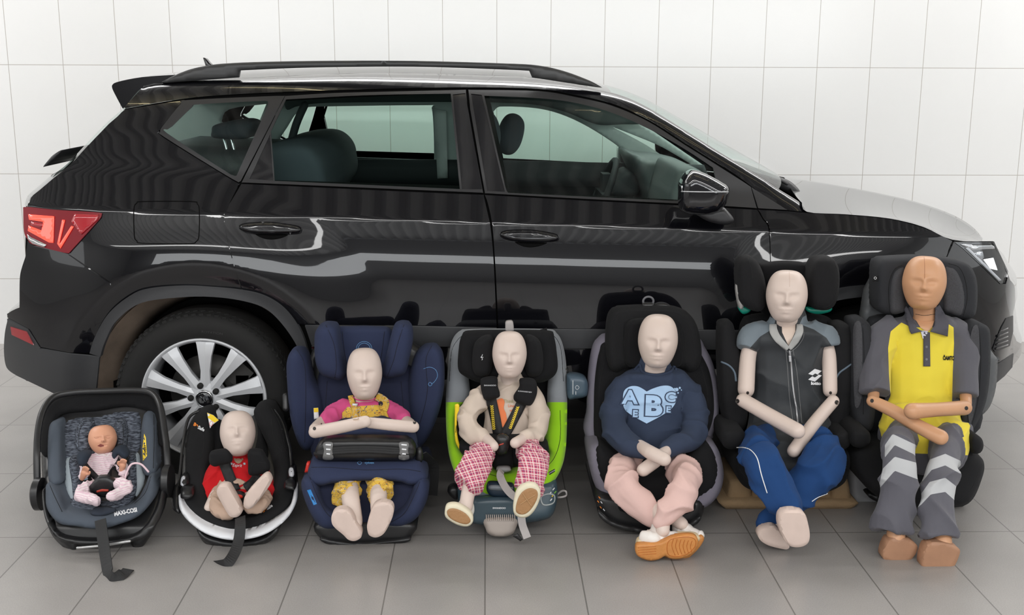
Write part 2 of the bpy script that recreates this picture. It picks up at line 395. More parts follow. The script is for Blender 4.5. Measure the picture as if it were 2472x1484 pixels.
def S(px, raise_=0.0):
    px = np.atleast_2d(np.asarray(px, float)); Y = np.full(len(px), Y0+.1)
    for _ in range(45):
        P = Wn(px, Y); Y = .45*Y+.55*(Y0+Fs(P[:, 0], P[:, 2])-raise_)
    return Wn(px, Y)
def mir(V): V = np.array(V, float); V[:, 1] = 2*YC-V[:, 1]; return V
car = thing('car', 'black estate-style SUV parked side-on behind the row of child seats', 'car', (0, YC, 0))
paint = mat('black_paint', (.0035, .0035, .005), .2, 0, .9, .12); paint['p'] = 1
trim_m = mat('matte_black_trim', (.022, .022, .024), .42, 0, 0, .5)
gloss_m = mat('gloss_black', (.006, .006, .008), .06, 0, .6)
clad_m = mat('grey_plastic_cladding', (.034, .035, .038), .45, 0, 0, .5, .25, 900)
gap_m = mat('dark_gap', (.003, .003, .003), .9, 0, 0, .1)
rub_m = mat('rubber', (.010, .0098, .0095), .8, 0, 0, .4, .2, 300)
chrome = mat('chrome', (.75, .76, .78), .08, 1)
silver = mat('silver_alloy', (.58, .59, .61), .34, .12, .2)
dkmetal = mat('brake_metal', (.05, .048, .045), .5, .5)
tint = glass_mat('tinted_glass', (.83, .97, .915), .7); wtint = glass_mat('windscreen_glass', (.84, .93, .90)); clearg = glass_mat('clear_lens', (.93, .95, .97))
inter = mat('interior_dark', (.022, .025, .028), .7); inter2 = mat('interior_grey', (.16, .17, .17), .8); seatf = mat('car_seat_cloth', (.035, .042, .052), .9)
def setn(o, V, n, flip=False):
    x, z = V[:n, 0], V[:n, 2]; h = .004
    gx = (Fs(x+h, z)-Fs(x-h, z))/(2*h); gz = (Fs(x, z+h)-Fs(x, z-h))/(2*h)
    N = np.stack([gx, -np.ones(n), gz], 1); N /= np.linalg.norm(N, axis=1)[:, None]
    if flip: N[:, 1] *= -1
    N = np.vstack([N, N[:len(V)-n]]); o.data.normals_split_custom_set_from_vertices(N.tolist())
def panel(name, outline, m, raise_=0.0, inset=1.1, step=9, holes=(), parent=None, mirror=True, depth=.014, smooth_n=7, label=None, mname=None):
    parent = parent or car; P = np.asarray(outline, float)
    if inset:
        P = resample(P, step); a = np.roll(P, 1, 0)-P; b = np.roll(P, -1, 0)-P; t = np.roll(P, -1, 0)-np.roll(P, 1, 0)
        t /= np.linalg.norm(t, axis=1)[:, None]+1e-9; n = np.stack([-t[:, 1], t[:, 0]], 1)
        ar = (P[:, 0]*np.roll(P[:, 1], -1)-np.roll(P[:, 0], -1)*P[:, 1]).sum(); P = P+n*inset*(1 if ar > 0 else -1)
    V, F, bd, _ = fill(P, step, holes); rolled = callable(raise_)
    A = S(V, raise_(V) if rolled else raise_); B = A+np.array([0, depth, 0]); V3, F3 = sheet_solid(A, B, F, bd)
    if m in (tint, clearg):
        nrm = np.cross(A[F[0][1]]-A[F[0][0]], A[F[0][2]]-A[F[0][0]])[1]; V3, F3 = A, [tuple(f) if nrm < 0 else tuple(f[::-1]) for f in F]
    o = mesh(name, V3, F3, m, parent, label=label, recalc=m not in (tint, clearg))
    if not rolled: setn(o, V3, len(A))
    else: o.data.set_sharp_from_angle(angle=.8)
    if mirror:
        o2 = mesh(mname or name, mir(V3), [f[::-1] for f in F3], m, parent, recalc=m not in (tint, clearg))
        if not rolled: setn(o2, V3, len(A), True)
        return o, o2
    return o
# wheel arch outlines (rear traced, front = same arch one wheelbase ahead)
arch_in = cr([(228, 1010), (231, 935), (242, 861), (257, 816), (282, 773), (341, 731), (443, 717), (520, 717), (590, 727), (641, 745), (681, 782), (718, 838), (737, 900), (742, 960), (742, 1010)], 5, False)
arch_out = cr([(205, 1010), (207, 925), (216, 853), (234, 802), (265, 753), (313, 714), (358, 697), (440, 690), (511, 693), (582, 700), (639, 714), (687, 745), (723, 793), (743, 847), (755, 900), (762, 960), (762, 1010)], 5, False)
def ahead(P):
    A = S(P); A[:, 0] += BASE
    A[:, 1] = Y0+Fs(A[:, 0], A[:, 2]); return px_of(A)
fin, fout = ahead(arch_in), ahead(arch_out)
def C(*a, n=5): return cr(a, n, False)
# --- panel outlines
ao = arch_out
def seg(P, f): return np.array([p for p in P if f(p)])
q_glass = cr([(401, 322), (406, 313, 'c'), (460, 261), (478, 252), (642, 243, 'c'), (650, 247, 'c'), (571, 424, 'c'), (562, 426, 'c')], 5)
q_frame = cr([(386, 318), (391, 306), (436, 250), (452, 241), (664, 231, 'c'), (688, 231, 'c'), (580, 438, 'c'), (560, 432), (396, 331)], 4)
rd_glass = cr([(690, 240, 'c'), (880, 230), (1088, 226, 'c'), (1110, 457, 'c'), (662, 437, 'c'), (653, 318, 'c')], 5)
rd_tri = np.array([(652, 324), (660, 436), (602, 432)])
fd_glass = cr([(1169, 231, 'c'), (1300, 237), (1388, 248), (1477, 272), (1566, 311), (1654, 360), (1722, 405, 'c'), (1741, 491, 'c'), (1227, 466, 'c'), (1222, 460, 'c')], 5)
rbp = np.array([(1093, 228), (1123, 225), (1164, 457), (1115, 457)]); fbp = np.array([(1137, 226), (1163, 229), (1219, 463), (1176, 461)])
top_line = C((302, 262), (445, 238), (560, 228), (690, 222), (900, 215), (1125, 211), (1299, 215), (1388, 229), (1477, 250), (1566, 289), (1654, 345), (1773, 420), (1860, 485), (1905, 508))
roof_edge = C((345, 209), (389, 200), (600, 188), (907, 176), (1220, 183), (1281, 187), (1360, 197), (1432, 212), (1503, 231), (1566, 260), (1654, 314), (1743, 370), (1832, 424), (1880, 456), (1931, 488), (1948, 511))
def RO(V, r=.034):
    D = np.full(len(V), 1e9)
    for a, b in zip(roof_edge[:-1], roof_edge[1:]):
        ab = b-a; t = np.clip(((V-a)@ab)/(ab@ab), 0, 1); D = np.minimum(D, np.hypot(*(V-a-t[:, None]*ab).T))
    d = np.minimum(D*.00168, r); return r-np.sqrt(np.maximum(r*r-(r-d)**2, 0))
panel('side_frame', np.vstack([top_line, [(1946, 512)], roof_edge[::-1], [(300, 258)]]), paint, lambda V: -RO(V), step=5, inset=.4)
quarter = np.vstack([C((303, 263), (445, 240)), C((436, 251), (391, 306), (385, 318), (396, 333), (560, 434), (579, 440)), C((541, 518), (547, 570), (568, 650), (584, 701))[:],
    seg(ao, lambda p: 270 < p[0] < 583 and p[1] < 760)[::-1], [(266, 682), (165, 613), (240, 530), (245, 520), (240, 513), (130, 506), (66, 499)], C((74, 476), (95, 458), (130, 428), (170, 396), (215, 347), (262, 298))])
panel('quarter_panel', quarter, paint, step=9)
panel('quarter_window_frame', q_frame, trim_m, .004, .6, 8, [q_glass]); panel('quarter_window', q_glass, tint, -.006, 0, 14, depth=.004)
rd_top = C((688, 231), (800, 224), (950, 220), (1125, 216))
panel('rear_door_frame', np.vstack([rd_top, [(1130, 262), (1167, 466)], C((1000, 459), (750, 448), (582, 441))]), trim_m, .003, .9, 8, [rd_glass, rd_tri, rbp])
panel('rear_door_window', rd_glass, tint, -.006, 0, 16, depth=.004); panel('rear_door_corner_panel', rd_tri, gloss_m, 0, 0, 9); panel('b_pillar_cover', rbp, gloss_m, 0, 0, 9)
rear_door = np.vstack([C((582, 443), (750, 451), (1000, 463), (1168, 470)), C((1184, 540), (1192, 620), (1200, 790)), [(738, 785)], seg(ao, lambda p: p[0] > 590 and p[1] < 790)[::-1], C((586, 705), (568, 650), (547, 570), (541, 518), (560, 480))])
RD, _ = panel('rear_door', rear_door, paint, step=9)
fd_top = C((1130, 216), (1299, 219), (1388, 233), (1477, 254), (1566, 293), (1654, 349), (1773, 424), (1813, 450))
panel('front_door_frame', np.vstack([fd_top, [(1828, 503)], C((1750, 498), (1640, 492), (1400, 480), (1170, 467)), [(1134, 262)]]), trim_m, .003, .9, 8, [fd_glass, fbp])
panel('front_door_window', fd_glass, tint, -.006, 0, 16, depth=.004); panel('b_pillar_cover', fbp, gloss_m, 0, 0, 9)
panel('fender_corner_panel', np.array([(1815, 452), (1902, 507), (1831, 503)]), trim_m, .002, .5, 8)
front_door = np.vstack([C((1170, 470), (1400, 483), (1641, 495), (1829, 506)), C((1843, 530), (1856, 552), (1860, 630), (1862, 797)), [(1202, 794)], C((1196, 660), (1187, 540), (1172, 474))])
FD, _ = panel('front_door', front_door, paint, step=9)
fo = fout
fender = np.vstack([C((1831, 506), (1902, 509), (1948, 513), (2040, 518), (2146, 528), (2230, 549), (2300, 581)), C((2290, 605), (2282, 624), (2240, 668), (2215, 700)), seg(fo, lambda p: p[0] < 2215 and p[1] < 830)[::-1], [(1900, 800), (1864, 798)], C((1862, 630), (1858, 552), (1845, 530))])
panel('front_wing', fender, paint, step=9)
panel('rear_arch_trim', np.vstack([seg(ao, lambda p: not (p[0] < 300 and p[1] > 858)), seg(arch_in, lambda p: not (p[0] < 300 and p[1] > 868))[::-1]]), clad_m, .010, 0, 8, depth=.03)
panel('front_arch_trim', np.vstack([fout, fin[::-1]]), clad_m, .010, 0, 8, depth=.03)
panel('rear_bumper', np.vstack([[(66, 580), (80, 592), (150, 610), (165, 614), (266, 684)], seg(ao, lambda p: p[0] < 300 and p[1] < 856)[::-1], [(168, 852), (95, 838), (67, 794), (17, 767)], C((16, 757), (30, 748), (46, 742)), C((46, 700), (48, 660), (60, 620))]), paint, step=8)
panel('rear_bumper_cladding', np.vstack([[(17, 769), (67, 796), (95, 841), (168, 854), (214, 858), (240, 862), (232, 945), (228, 958), (130, 950)], C((40, 907), (16, 888), (9, 850), (11, 805), (17, 775))]), clad_m, .006, .5, 8)
panel('rear_reflector', np.array([(25, 789), (64, 801), (81, 833), (28, 808)]), mat('red_reflector', (.30, .006, .012), .2, 0, .8), .012, 0, 7)
red = mat('red_lens', (.42, .008, .018), .08, 0, 1, .8); redl = mat('red_light_guide', (.85, .03, .03), .2, 0, 1, emit=(1, .10, .05, .75)); redd = mat('dark_red_lens', (.20, .003, .010), .3, 0, 0, .3)
lamp = cr([(55, 500, 'c'), (66, 499, 'c'), (130, 506), (238, 513), (245, 520), (238, 532), (166, 612, 'c'), (148, 609), (80, 591), (66, 578), (57, 558)], 5)
TL, TL2 = panel('tail_lamp', lamp, redd, .006, .8, 7)
for nm, pts, mm in (('light_guide', [(68, 517), (131, 522), (129, 586), (118, 585), (67, 557), (69, 544), (100, 556), (104, 535), (70, 530)], redl), ('inner_reflector', [(75, 535), (105, 539), (102, 548), (74, 544)], red),
        ('light_guide', [(150, 530), (157, 531), (143, 590), (172, 545), (178, 547), (146, 600), (138, 588)], redl), ('side_lens', [(180, 516), (238, 518), (236, 530), (196, 566), (172, 534)], red), ('lower_lens', [(66, 565), (76, 573), (112, 590), (108, 597), (78, 588), (67, 577)], chrome)):
    decal(nm, np.array(pts), [TL], mm, TL, .002, 7, thick=.002)
# sills
panel('door_cladding', np.array([(736, 786), (1000, 788), (1199, 794), (1199, 838), (752, 833)]), clad_m, .012, 0, 12, depth=.03)
panel('door_cladding', np.array([(1203, 795), (1862, 799), (1885, 800), (1878, 845), (1203, 839)]), clad_m, .012, 0, 12, depth=.03)
panel('sill_panel', np.array([(752, 836), (1203, 842), (1878, 848), (1868, 1000), (1400, 1010), (760, 1005)]), gloss_m, 0, 0, 14, depth=.03)
# inner shell seen in the gaps
shell = np.vstack([top_line[::-1], C((302, 262), (240, 325), (130, 430), (74, 480), (62, 560), (62, 650), (60, 740), (45, 780), (60, 880), (150, 940)), [(228, 950)], arch_in[2:-2], [(745, 1005), (1868, 1005)], fin[2:-2], [(2380, 900), (2420, 800), (2425, 700), (2380, 640), (2300, 585), (2146, 530), (1948, 515)]])
panel('inner_body_shell', shell, gap_m, -.017, 0, 14, [q_frame*.985+np.array([540, 335])*.015, cr([(674, 244, 'c'), (1095, 224, 'c'), (1108, 448, 'c'), (620, 434, 'c')], 3), cr([(1180, 226, 'c'), (1300, 232), (1477, 268), (1654, 358), (1738, 410, 'c'), (1755, 488, 'c'), (1230, 462, 'c')], 3)], depth=.004)
# front bumper, lamp, grille
fb = np.vstack([[(2302, 583), (2325, 600), (2380, 652), (2415, 686), (2428, 684), (2433, 662)], C((2440, 676), (2450, 690), (2452, 720), (2451, 738), (2447, 757), (2446, 800), (2447, 850), (2440, 868)), [(2405, 878), (2390, 895)], [(2330, 900), (2300, 880)], seg(fo, lambda p: p[0] > 2215 and p[1] < 880)[::-1], [(2215, 702), (2242, 668), (2284, 624)]])
panel('front_bumper', fb, paint, step=9)
panel('front_bumper_cladding', np.array([(2300, 882), (2392, 897), (2407, 880), (2447, 853), (2444, 886), (2425, 908), (2403, 926), (2350, 960), (2325, 1000), (2310, 1000)]), clad_m, .004, 0, 9)
HL, HL2 = panel('headlamp', np.array([(2304, 584), (2400, 583), (2406, 596), (2434, 655), (2427, 683), (2415, 685), (2380, 651), (2325, 600)]), gloss_m, -.01, 0, 7)
for nm, pts, mm in (('lens_reflector', [(2318, 589), (2398, 589), (2402, 600), (2345, 603)], chrome), ('led_unit', [(2374, 626), (2398, 622), (2408, 652), (2390, 648)], mat('led_white', (.9, .92, .95), .2, 0, emit=(1, 1, 1, 1.2))), ('light_strip', [(2330, 598), (2338, 597), (2418, 676), (2411, 678)], silver), ('lens_reflector', [(2350, 610), (2372, 606), (2376, 622), (2368, 628)], mat('bright_reflector', (.5, .52, .55), .15, .9))):
    decal(nm, np.array(pts), [HL], mm, HL, .002, 7, thick=.003)
panel('headlamp_lens', np.array([(2306, 585), (2400, 584), (2406, 597), (2433, 655), (2426, 682), (2415, 684), (2380, 650), (2326, 600)]), clearg, .005, 0, 9, depth=.003)
FG, _ = panel('fog_grille', np.array([(2446, 762), (2446, 800), (2438, 835), (2402, 850), (2397, 842), (2418, 790), (2430, 768)]), trim_m, .004, 0, 7)
for k in range(5):
    decal('grille_slat', np.array([(2412-k*2, 800+k*10), (2434, 790+k*10), (2434, 793+k*10), (2410-k*2, 804+k*10)]), [FG], gloss_m, FG, .001, 6, thick=.006)
# fuel door, door handles, creases
FL_ = [(323, 505), (330, 490), (345, 486), (462, 486), (476, 492), (481, 508), (480, 568), (473, 583), (455, 588), (345, 587), (330, 581), (324, 568)]
fd_ = cr(FL_, 5); g_ = np.asarray(S(fd_, .0012)); V, F = sweep(g_, circ(5, .0016), (0, -1, 0), None, True); mesh('fuel_door_seam', V, F, gap_m, car)
def handle(out, cup):
    V, F, bd, polys = fill(cr(out, 5), 5); d = bdist(V, polys)*.0016; A = S(V, .012+np.sqrt(np.clip(1-(1-np.clip(d/.012, 0, 1))**2, 0, 1))*.022); B = S(V, -.0); V3, F3 = sheet_solid(A, B, F, bd)
    h = mesh('door_handle', V3, F3, paint, car); mesh('door_handle', mir(V3), F3, paint, car)
    V, F, bd, polys = fill(cr(cup, 5), 5); A = S(V, .002); V3, F3 = sheet_solid(A, S(V, -.002), F, bd); mesh('handle_recess', V3, F3, gap_m, car)
handle([(576, 548), (582, 541), (600, 537), (650, 535), (700, 541), (724, 547), (728, 557), (715, 564), (650, 566), (606, 563), (584, 557)], [(618, 562), (692, 564), (680, 574), (655, 578), (632, 574)])
handle([(1206, 565), (1213, 558), (1235, 554), (1285, 554), (1330, 561), (1347, 567), (1350, 578), (1338, 584), (1285, 586), (1235, 582), (1212, 574)], [(1246, 582), (1318, 584), (1305, 593), (1280, 597), (1258, 593)])
# --- roof, windscreen, tail, bonnet: lofts across the width
def cross(name, N, fn, m, nY=25, parent=None, thick=0.0, label=None, y_in=0.0):
    """N near edge points; fn(t 0..1 across half width, i)->(dx,dz) added"""
    N = np.asarray(N, float); V = []; F = []; k = len(N)
    for j in range(nY):
        s = -1+2*j/(nY-1); h = 1-abs(s)
        for i, p in enumerate(N):
            dx, dz = fn(h, i/(k-1)); hw = YC-p[1]-y_in; V.append((p[0]+dx, YC+s*hw, p[2]+dz))
    for j in range(nY-1):
        for i in range(k-1): F.append((j*k+i, j*k+i+1, (j+1)*k+i+1, (j+1)*k+i))
    return mesh(name, V, F, m, parent or car, label=label)
rn = S(roof_edge[roof_edge[:, 0] < 1500][::2], -.033)
crown = lambda h: 1-(1-min(1, h))**3
cross('roof', rn, lambda h, t: (.0, crown(h)*(.028+.022*(1-t)**2)-.0), paint)
cross('headliner', rn-np.array([0, 0, .035]), lambda h, t: (0, crown(h)*.03), inter2, y_in=.06)
wsn = S(C((1503, 231), (1566, 260), (1654, 314), (1743, 370), (1832, 424), (1880, 456)), -.033)
wsn = np.vstack([rn[-1:], wsn]); cross('windscreen', wsn, lambda h, t: (.10*crown(h)*t**.7, .027*crown(h)), wtint)
hn = S(C((1936, 484), (1948, 511), (2040, 517), (2146, 527), (2230, 548), (2300, 579), (2400, 584), n=4)); hn = hn[1:]
cpx = C((1893, 428), (1990, 442), (2090, 460), (2200, 484), (2290, 514), (2345, 545), (2372, 575), n=6); cc_ = Wn(cpx, YC); tt = np.linspace(0, 1, len(cc_))
sN = np.linspace(0, 1, len(hn))
def hoodfn(h, t):
    i = t*(len(hn)-1); i0 = int(i); n = hn[i0]*(1-(i-i0))+hn[min(i0+1, len(hn)-1)]*(i-i0); c = np.array([np.interp(t, tt, cc_[:, a]) for a in range(3)])
    q = math.sin(min(1, h*1.0)*PI/2)**.9; w = q if t < .9 else q
    return (c[0]-n[0])*h**1.2*1.0, (c[2]-n[2])*w
cross('bonnet', hn, hoodfn, paint, 41)
fn_ = S(np.array([(2400, 584), (2434, 655), (2451, 700), (2451, 738), (2446, 757), (2446, 840), (2447, 860), (2444, 886), (2403, 926), (2390, 950)]))
dxf = cc_[-1][0]-hn[-1][0]; cross('front_fascia', fn_, lambda h, t: (max(.02, dxf)*.85*(1-(1-min(1, h))**1.4)-.006, (0 if t > .1 else (cc_[-1][2]-hn[-1][2])*math.sin(h*PI/2)**.75)), gloss_m); print('DXF', dxf, hn[-1], cc_[-1])
tn = S(C((303, 263), (262, 299), (215, 348), (170, 397), (130, 429), n=4)); cross('tailgate_window', tn, lambda h, t: (-.115*math.sin(h*PI/2)**.6*(.75+.25*t), 0), wtint)
tn = S(C((130, 429), (95, 459), (74, 477), (66, 499), n=3)); cross('tailgate', tn, lambda h, t: (-.125*math.sin(h*PI/2)**.6, 0), paint)
tn = S(np.array([(57, 500), (58, 560), (68, 580), (60, 620), (48, 660), (46, 742), (17, 760), (9, 830), (16, 888), (40, 907), (60, 920)])); cross('tail_panel', tn, lambda h, t: (-.10*math.sin(h*PI/2)**.6+.01, 0), paint)
# spoiler
sp = cr([(272, 207, 'c'), (284, 198), (345, 186), (430, 180, 'c'), (404, 197), (348, 209), (303, 259, 'c'), (298, 262, 'c'), (284, 236), (274, 216)], 4)
A = Wn(sp, 4.50); V = []; F = []; k = len(A); nY = 13
for j in range(nY):
    s = -1+2*j/(nY-1); hw = .55
    for p in A: V.append((p[0]-.02*(1-s*s), YC+s*hw, p[2]+.012*(1-s*s)))
for j in range(nY-1):
    for i in range(k): F.append((j*k+i, j*k+(i+1) % k, (j+1)*k+(i+1) % k, (j+1)*k+i))
F += [tuple(range(k)), tuple((nY-1)*k+i for i in range(k))]; mesh('roof_spoiler', V, F, paint, car, auto=.7)
# rails and antenna
rail = cr([(389, 198, 'c'), (430, 178), (480, 162), (560, 152), (750, 147), (1000, 147), (1220, 153), (1300, 158), (1360, 171), (1420, 193), (1454, 211, 'c'), (1430, 209), (1285, 187, 'c'), (1278, 171, 'c'), (1220, 168), (1000, 161), (750, 163), (578, 170, 'c'), (575, 187, 'c'), (400, 200, 'c')], 6)
for nm in (0, 1):
    o = slab('roof_rail', rail, 4.46, .04, .006, mat('rail_black', (.035, .036, .037), .4) if not nm else bpy.data.materials['rail_black'], car, 8)
    if nm:
        for v in o.data.vertices: v.co.y = 2*(YC-car.location.y)-v.co.y
slab('antenna', cr([(490, 139, 'c'), (498, 141), (506, 150), (516, 160, 'c'), (498, 166, 'c')], 4), YC-.02, .04, .008, gloss_m, car, 5)
# mirrors
cap = cr([(1644, 452), (1652, 429), (1671, 412), (1699, 417), (1743, 440), (1761, 456), (1756, 484), (1744, 504), (1723, 515), (1684, 518), (1646, 506)], 5)
foot = cr([(1690, 512, 'c'), (1750, 502, 'c'), (1769, 524), (1770, 536), (1752, 543), (1712, 535), (1684, 520, 'c')], 4)
for far in (0, 1):
    a = slab('mirror_housing', cap, 3.97, .15, .05, gloss_m, car, 6); b = slab('mirror_foot', foot, 4.04, .14, .015, trim_m, car, 6)
    c_ = seam('mirror_seam', [(1645, 462), (1700, 463), (1758, 463)], [a], .0022, silver, a); d_ = slab('mirror_glass', np.array([(1646, 450), (1652, 440), (1653, 498), (1648, 496)]), 4.0, .09, .002, chrome, a, 6)
    if far:
        for o in (a, b, c_, d_):
            for v in o.data.vertices: v.co.y = -v.co.y
# cowl and wipers
slab('cowl', cr([(1838, 424), (1870, 424), (1905, 436), (1928, 456), (1933, 472), (1915, 470), (1875, 452)], 5), 4.62, .8, .02, trim_m, car, 6)
tubeo('wiper', [W(1862, 430, 4.6), W(1885, 436, 4.6), W(1900, 444, 4.6)], .006, trim_m, car)
slab('rear_wiper', cr([(104, 403), (112, 392), (128, 374), (149, 362), (136, 380), (114, 398)], 4), YC-.55, .5, .005, trim_m, car, 5)
# interior
def card(outl, y, m=inter, nm='door_card'):
    V, F, bd, _ = fill(np.asarray(outl, float), 18); A = S(V, -.07); V3, F3 = sheet_solid(A, A+np.array([0, .03, 0]), F, bd); return mesh(nm, mir(V3), F3, m, car)
dc = card(np.array([(560, 447), (1150, 468), (1150, 780), (760, 780), (640, 700)]), 0); dc2 = card(np.array([(1190, 475), (1830, 512), (1850, 780), (1210, 780)]), 0)
slab('cabin_floor', np.array([(560, 560), (1800, 560), (1800, 700), (560, 700)]), 4.35, 1.3, .02, gap_m, car, 60)
slab('rear_seat', cr([(600, 372), (650, 352), (705, 345), (745, 352), (775, 378), (788, 415), (785, 480), (700, 560), (560, 560), (590, 430)], 5), 4.42, 1.15, .05, seatf, car, 10)
slab('rear_headrest', cr([(511, 316), (516, 303), (550, 293), (592, 289), (613, 298), (604, 318), (596, 334), (560, 336), (514, 332)], 5), 4.75, .22, .03, seatf, car, 7)
for x in (540, 558): tubeo('headrest_post', [W(x, 334, 4.85), W(x+22, 424, 4.85)], .006, chrome, car)
slab('load_cover', np.array([(300, 372), (620, 385), (640, 440), (330, 440)]), 4.4, 1.2, .01, inter, car, 30)
slab('front_headrest', cr([(1206, 310), (1222, 283), (1243, 277), (1262, 288), (1266, 312), (1256, 350), (1237, 372), (1213, 370), (1204, 345)], 5), 5.05, .24, .04, seatf, car, 7)
slab('front_headrest', cr([(1160, 300), (1172, 278), (1192, 279), (1206, 305), (1208, 340), (1195, 368), (1168, 368)], 5), 4.55, .24, .04, seatf, car, 7)
for y in (4.5, 5.05): slab('front_seat', cr([(1140, 380), (1180, 384), (1215, 480), (1280, 640), (1160, 640)], 5), y, .5, .06, seatf, car, 10) if y < 5 else slab('front_seat', cr([(1150, 400), (1190, 402), (1225, 480), (1270, 600), (1160, 600)], 5), 5.1, .45, .06, seatf, car, 10)
dpl = mat('dash_plastic', (.09, .10, .10), .6)
slab('dashboard', cr([(1527, 378), (1560, 384), (1640, 394), (1700, 420), (1740, 500, 'c'), (1740, 560, 'c'), (1560, 560, 'c'), (1566, 500), (1552, 440)], 5), 5.0, .62, .04, dpl, car, 9)
slab('dashboard_side', cr([(1640, 402), (1700, 418), (1745, 446), (1775, 500, 'c'), (1775, 560, 'c'), (1600, 560, 'c'), (1606, 500), (1622, 440)], 5), 4.45, .6, .05, dpl, car, 9)
ltr = mat('pale_pillar_trim', (.34, .37, .36), .8)
slab('far_side_trim', cr([(330, 330, 'c'), (440, 240), (560, 212), (900, 196), (1150, 196), (1300, 202), (1400, 226), (1480, 262), (1560, 306), (1650, 366), (1700, 400, 'c'), (1700, 430, 'c'), (500, 430, 'c')], 5), 5.60, .02, .004, ltr, car, 8,
    [cr(h, 4) for h in ([(534, 293, 'c'), (552, 264), (643, 251, 'c'), (615, 320, 'c'), (590, 340, 'c')], [(666, 400, 'c'), (668, 350), (694, 305), (716, 272), (740, 260), (780, 257), (1030, 254), (1042, 260), (1047, 320), (1048, 400, 'c')], [(1180, 400, 'c'), (1186, 290), (1196, 264), (1215, 257), (1300, 262), (1368, 281), (1440, 318), (1510, 368), (1520, 400, 'c')], [(1478, 306, 'c'), (1540, 330), (1600, 356), (1668, 396, 'c'), (1628, 396, 'c'), (1560, 350)])])
slab('far_sill_trim', np.array([(640, 383), (1150, 386), (1700, 398), (1720, 450), (640, 450)]), 5.58, .02, .004, inter, car, 20)
slab('roof_header', cr([(680, 200, 'c'), (900, 192), (1150, 192), (1320, 200), (1420, 228), (1500, 262), (1560, 296), (1500, 300), (1440, 300), (1370, 272), (1300, 254), (1215, 248), (1100, 246), (800, 248), (720, 256), (690, 262)], 5), 5.52, .02, .004, mat('dark_headliner', (.05, .06, .06), .8), car, 8)
slab('instrument_cluster', cr([(1478, 470), (1500, 430), (1530, 418), (1540, 470)], 4), 5.2, .35, .02, inter, car, 8)
# steering wheel
cW = Vector((W(1452, 470, 5.42))); V = []; ax = Vector((-.93, 0, .36)).normalized(); u = Vector((0, 1, 0)); w = ax.cross(u)
V, F = sweep([cW+(u*math.cos(t)+w*math.sin(t))*.18 for t in np.linspace(0, 2*PI, 40, endpoint=False)], circ(8, .016), tuple(ax), None, True); sw = mesh('steering_wheel', V, F, inter, car)
mb = MB(); mb.box(cW, (.03, .34, .04)); mb.box(cW-w*.05, (.04, .12, .12)); mb.out('wheel_spokes', inter, sw, smooth=False)
slab('far_pillar_trim', cr([(1047, 262, 'c'), (1077, 268, 'c'), (1081, 430, 'c'), (1056, 431, 'c')], 3), 5.55, .03, .008, mat('pillar_trim', (.45, .47, .46), .6), car, 8)
tubeo('seat_belt', [W(735, 254, 5.1), W(715, 300, 5.1), W(697, 364, 5.1)], .018, inter, car)
for p in ([(946, 407), (1005, 408), (998, 428), (985, 432), (954, 430)],): o = seam('door_pull', p, [dc], .003, chrome, dc, .002, True)
seam('door_pull', [(1346, 422), (1418, 421), (1414, 440), (1400, 444), (1362, 443)], [dc2], .004, chrome, dc2, .002, True)
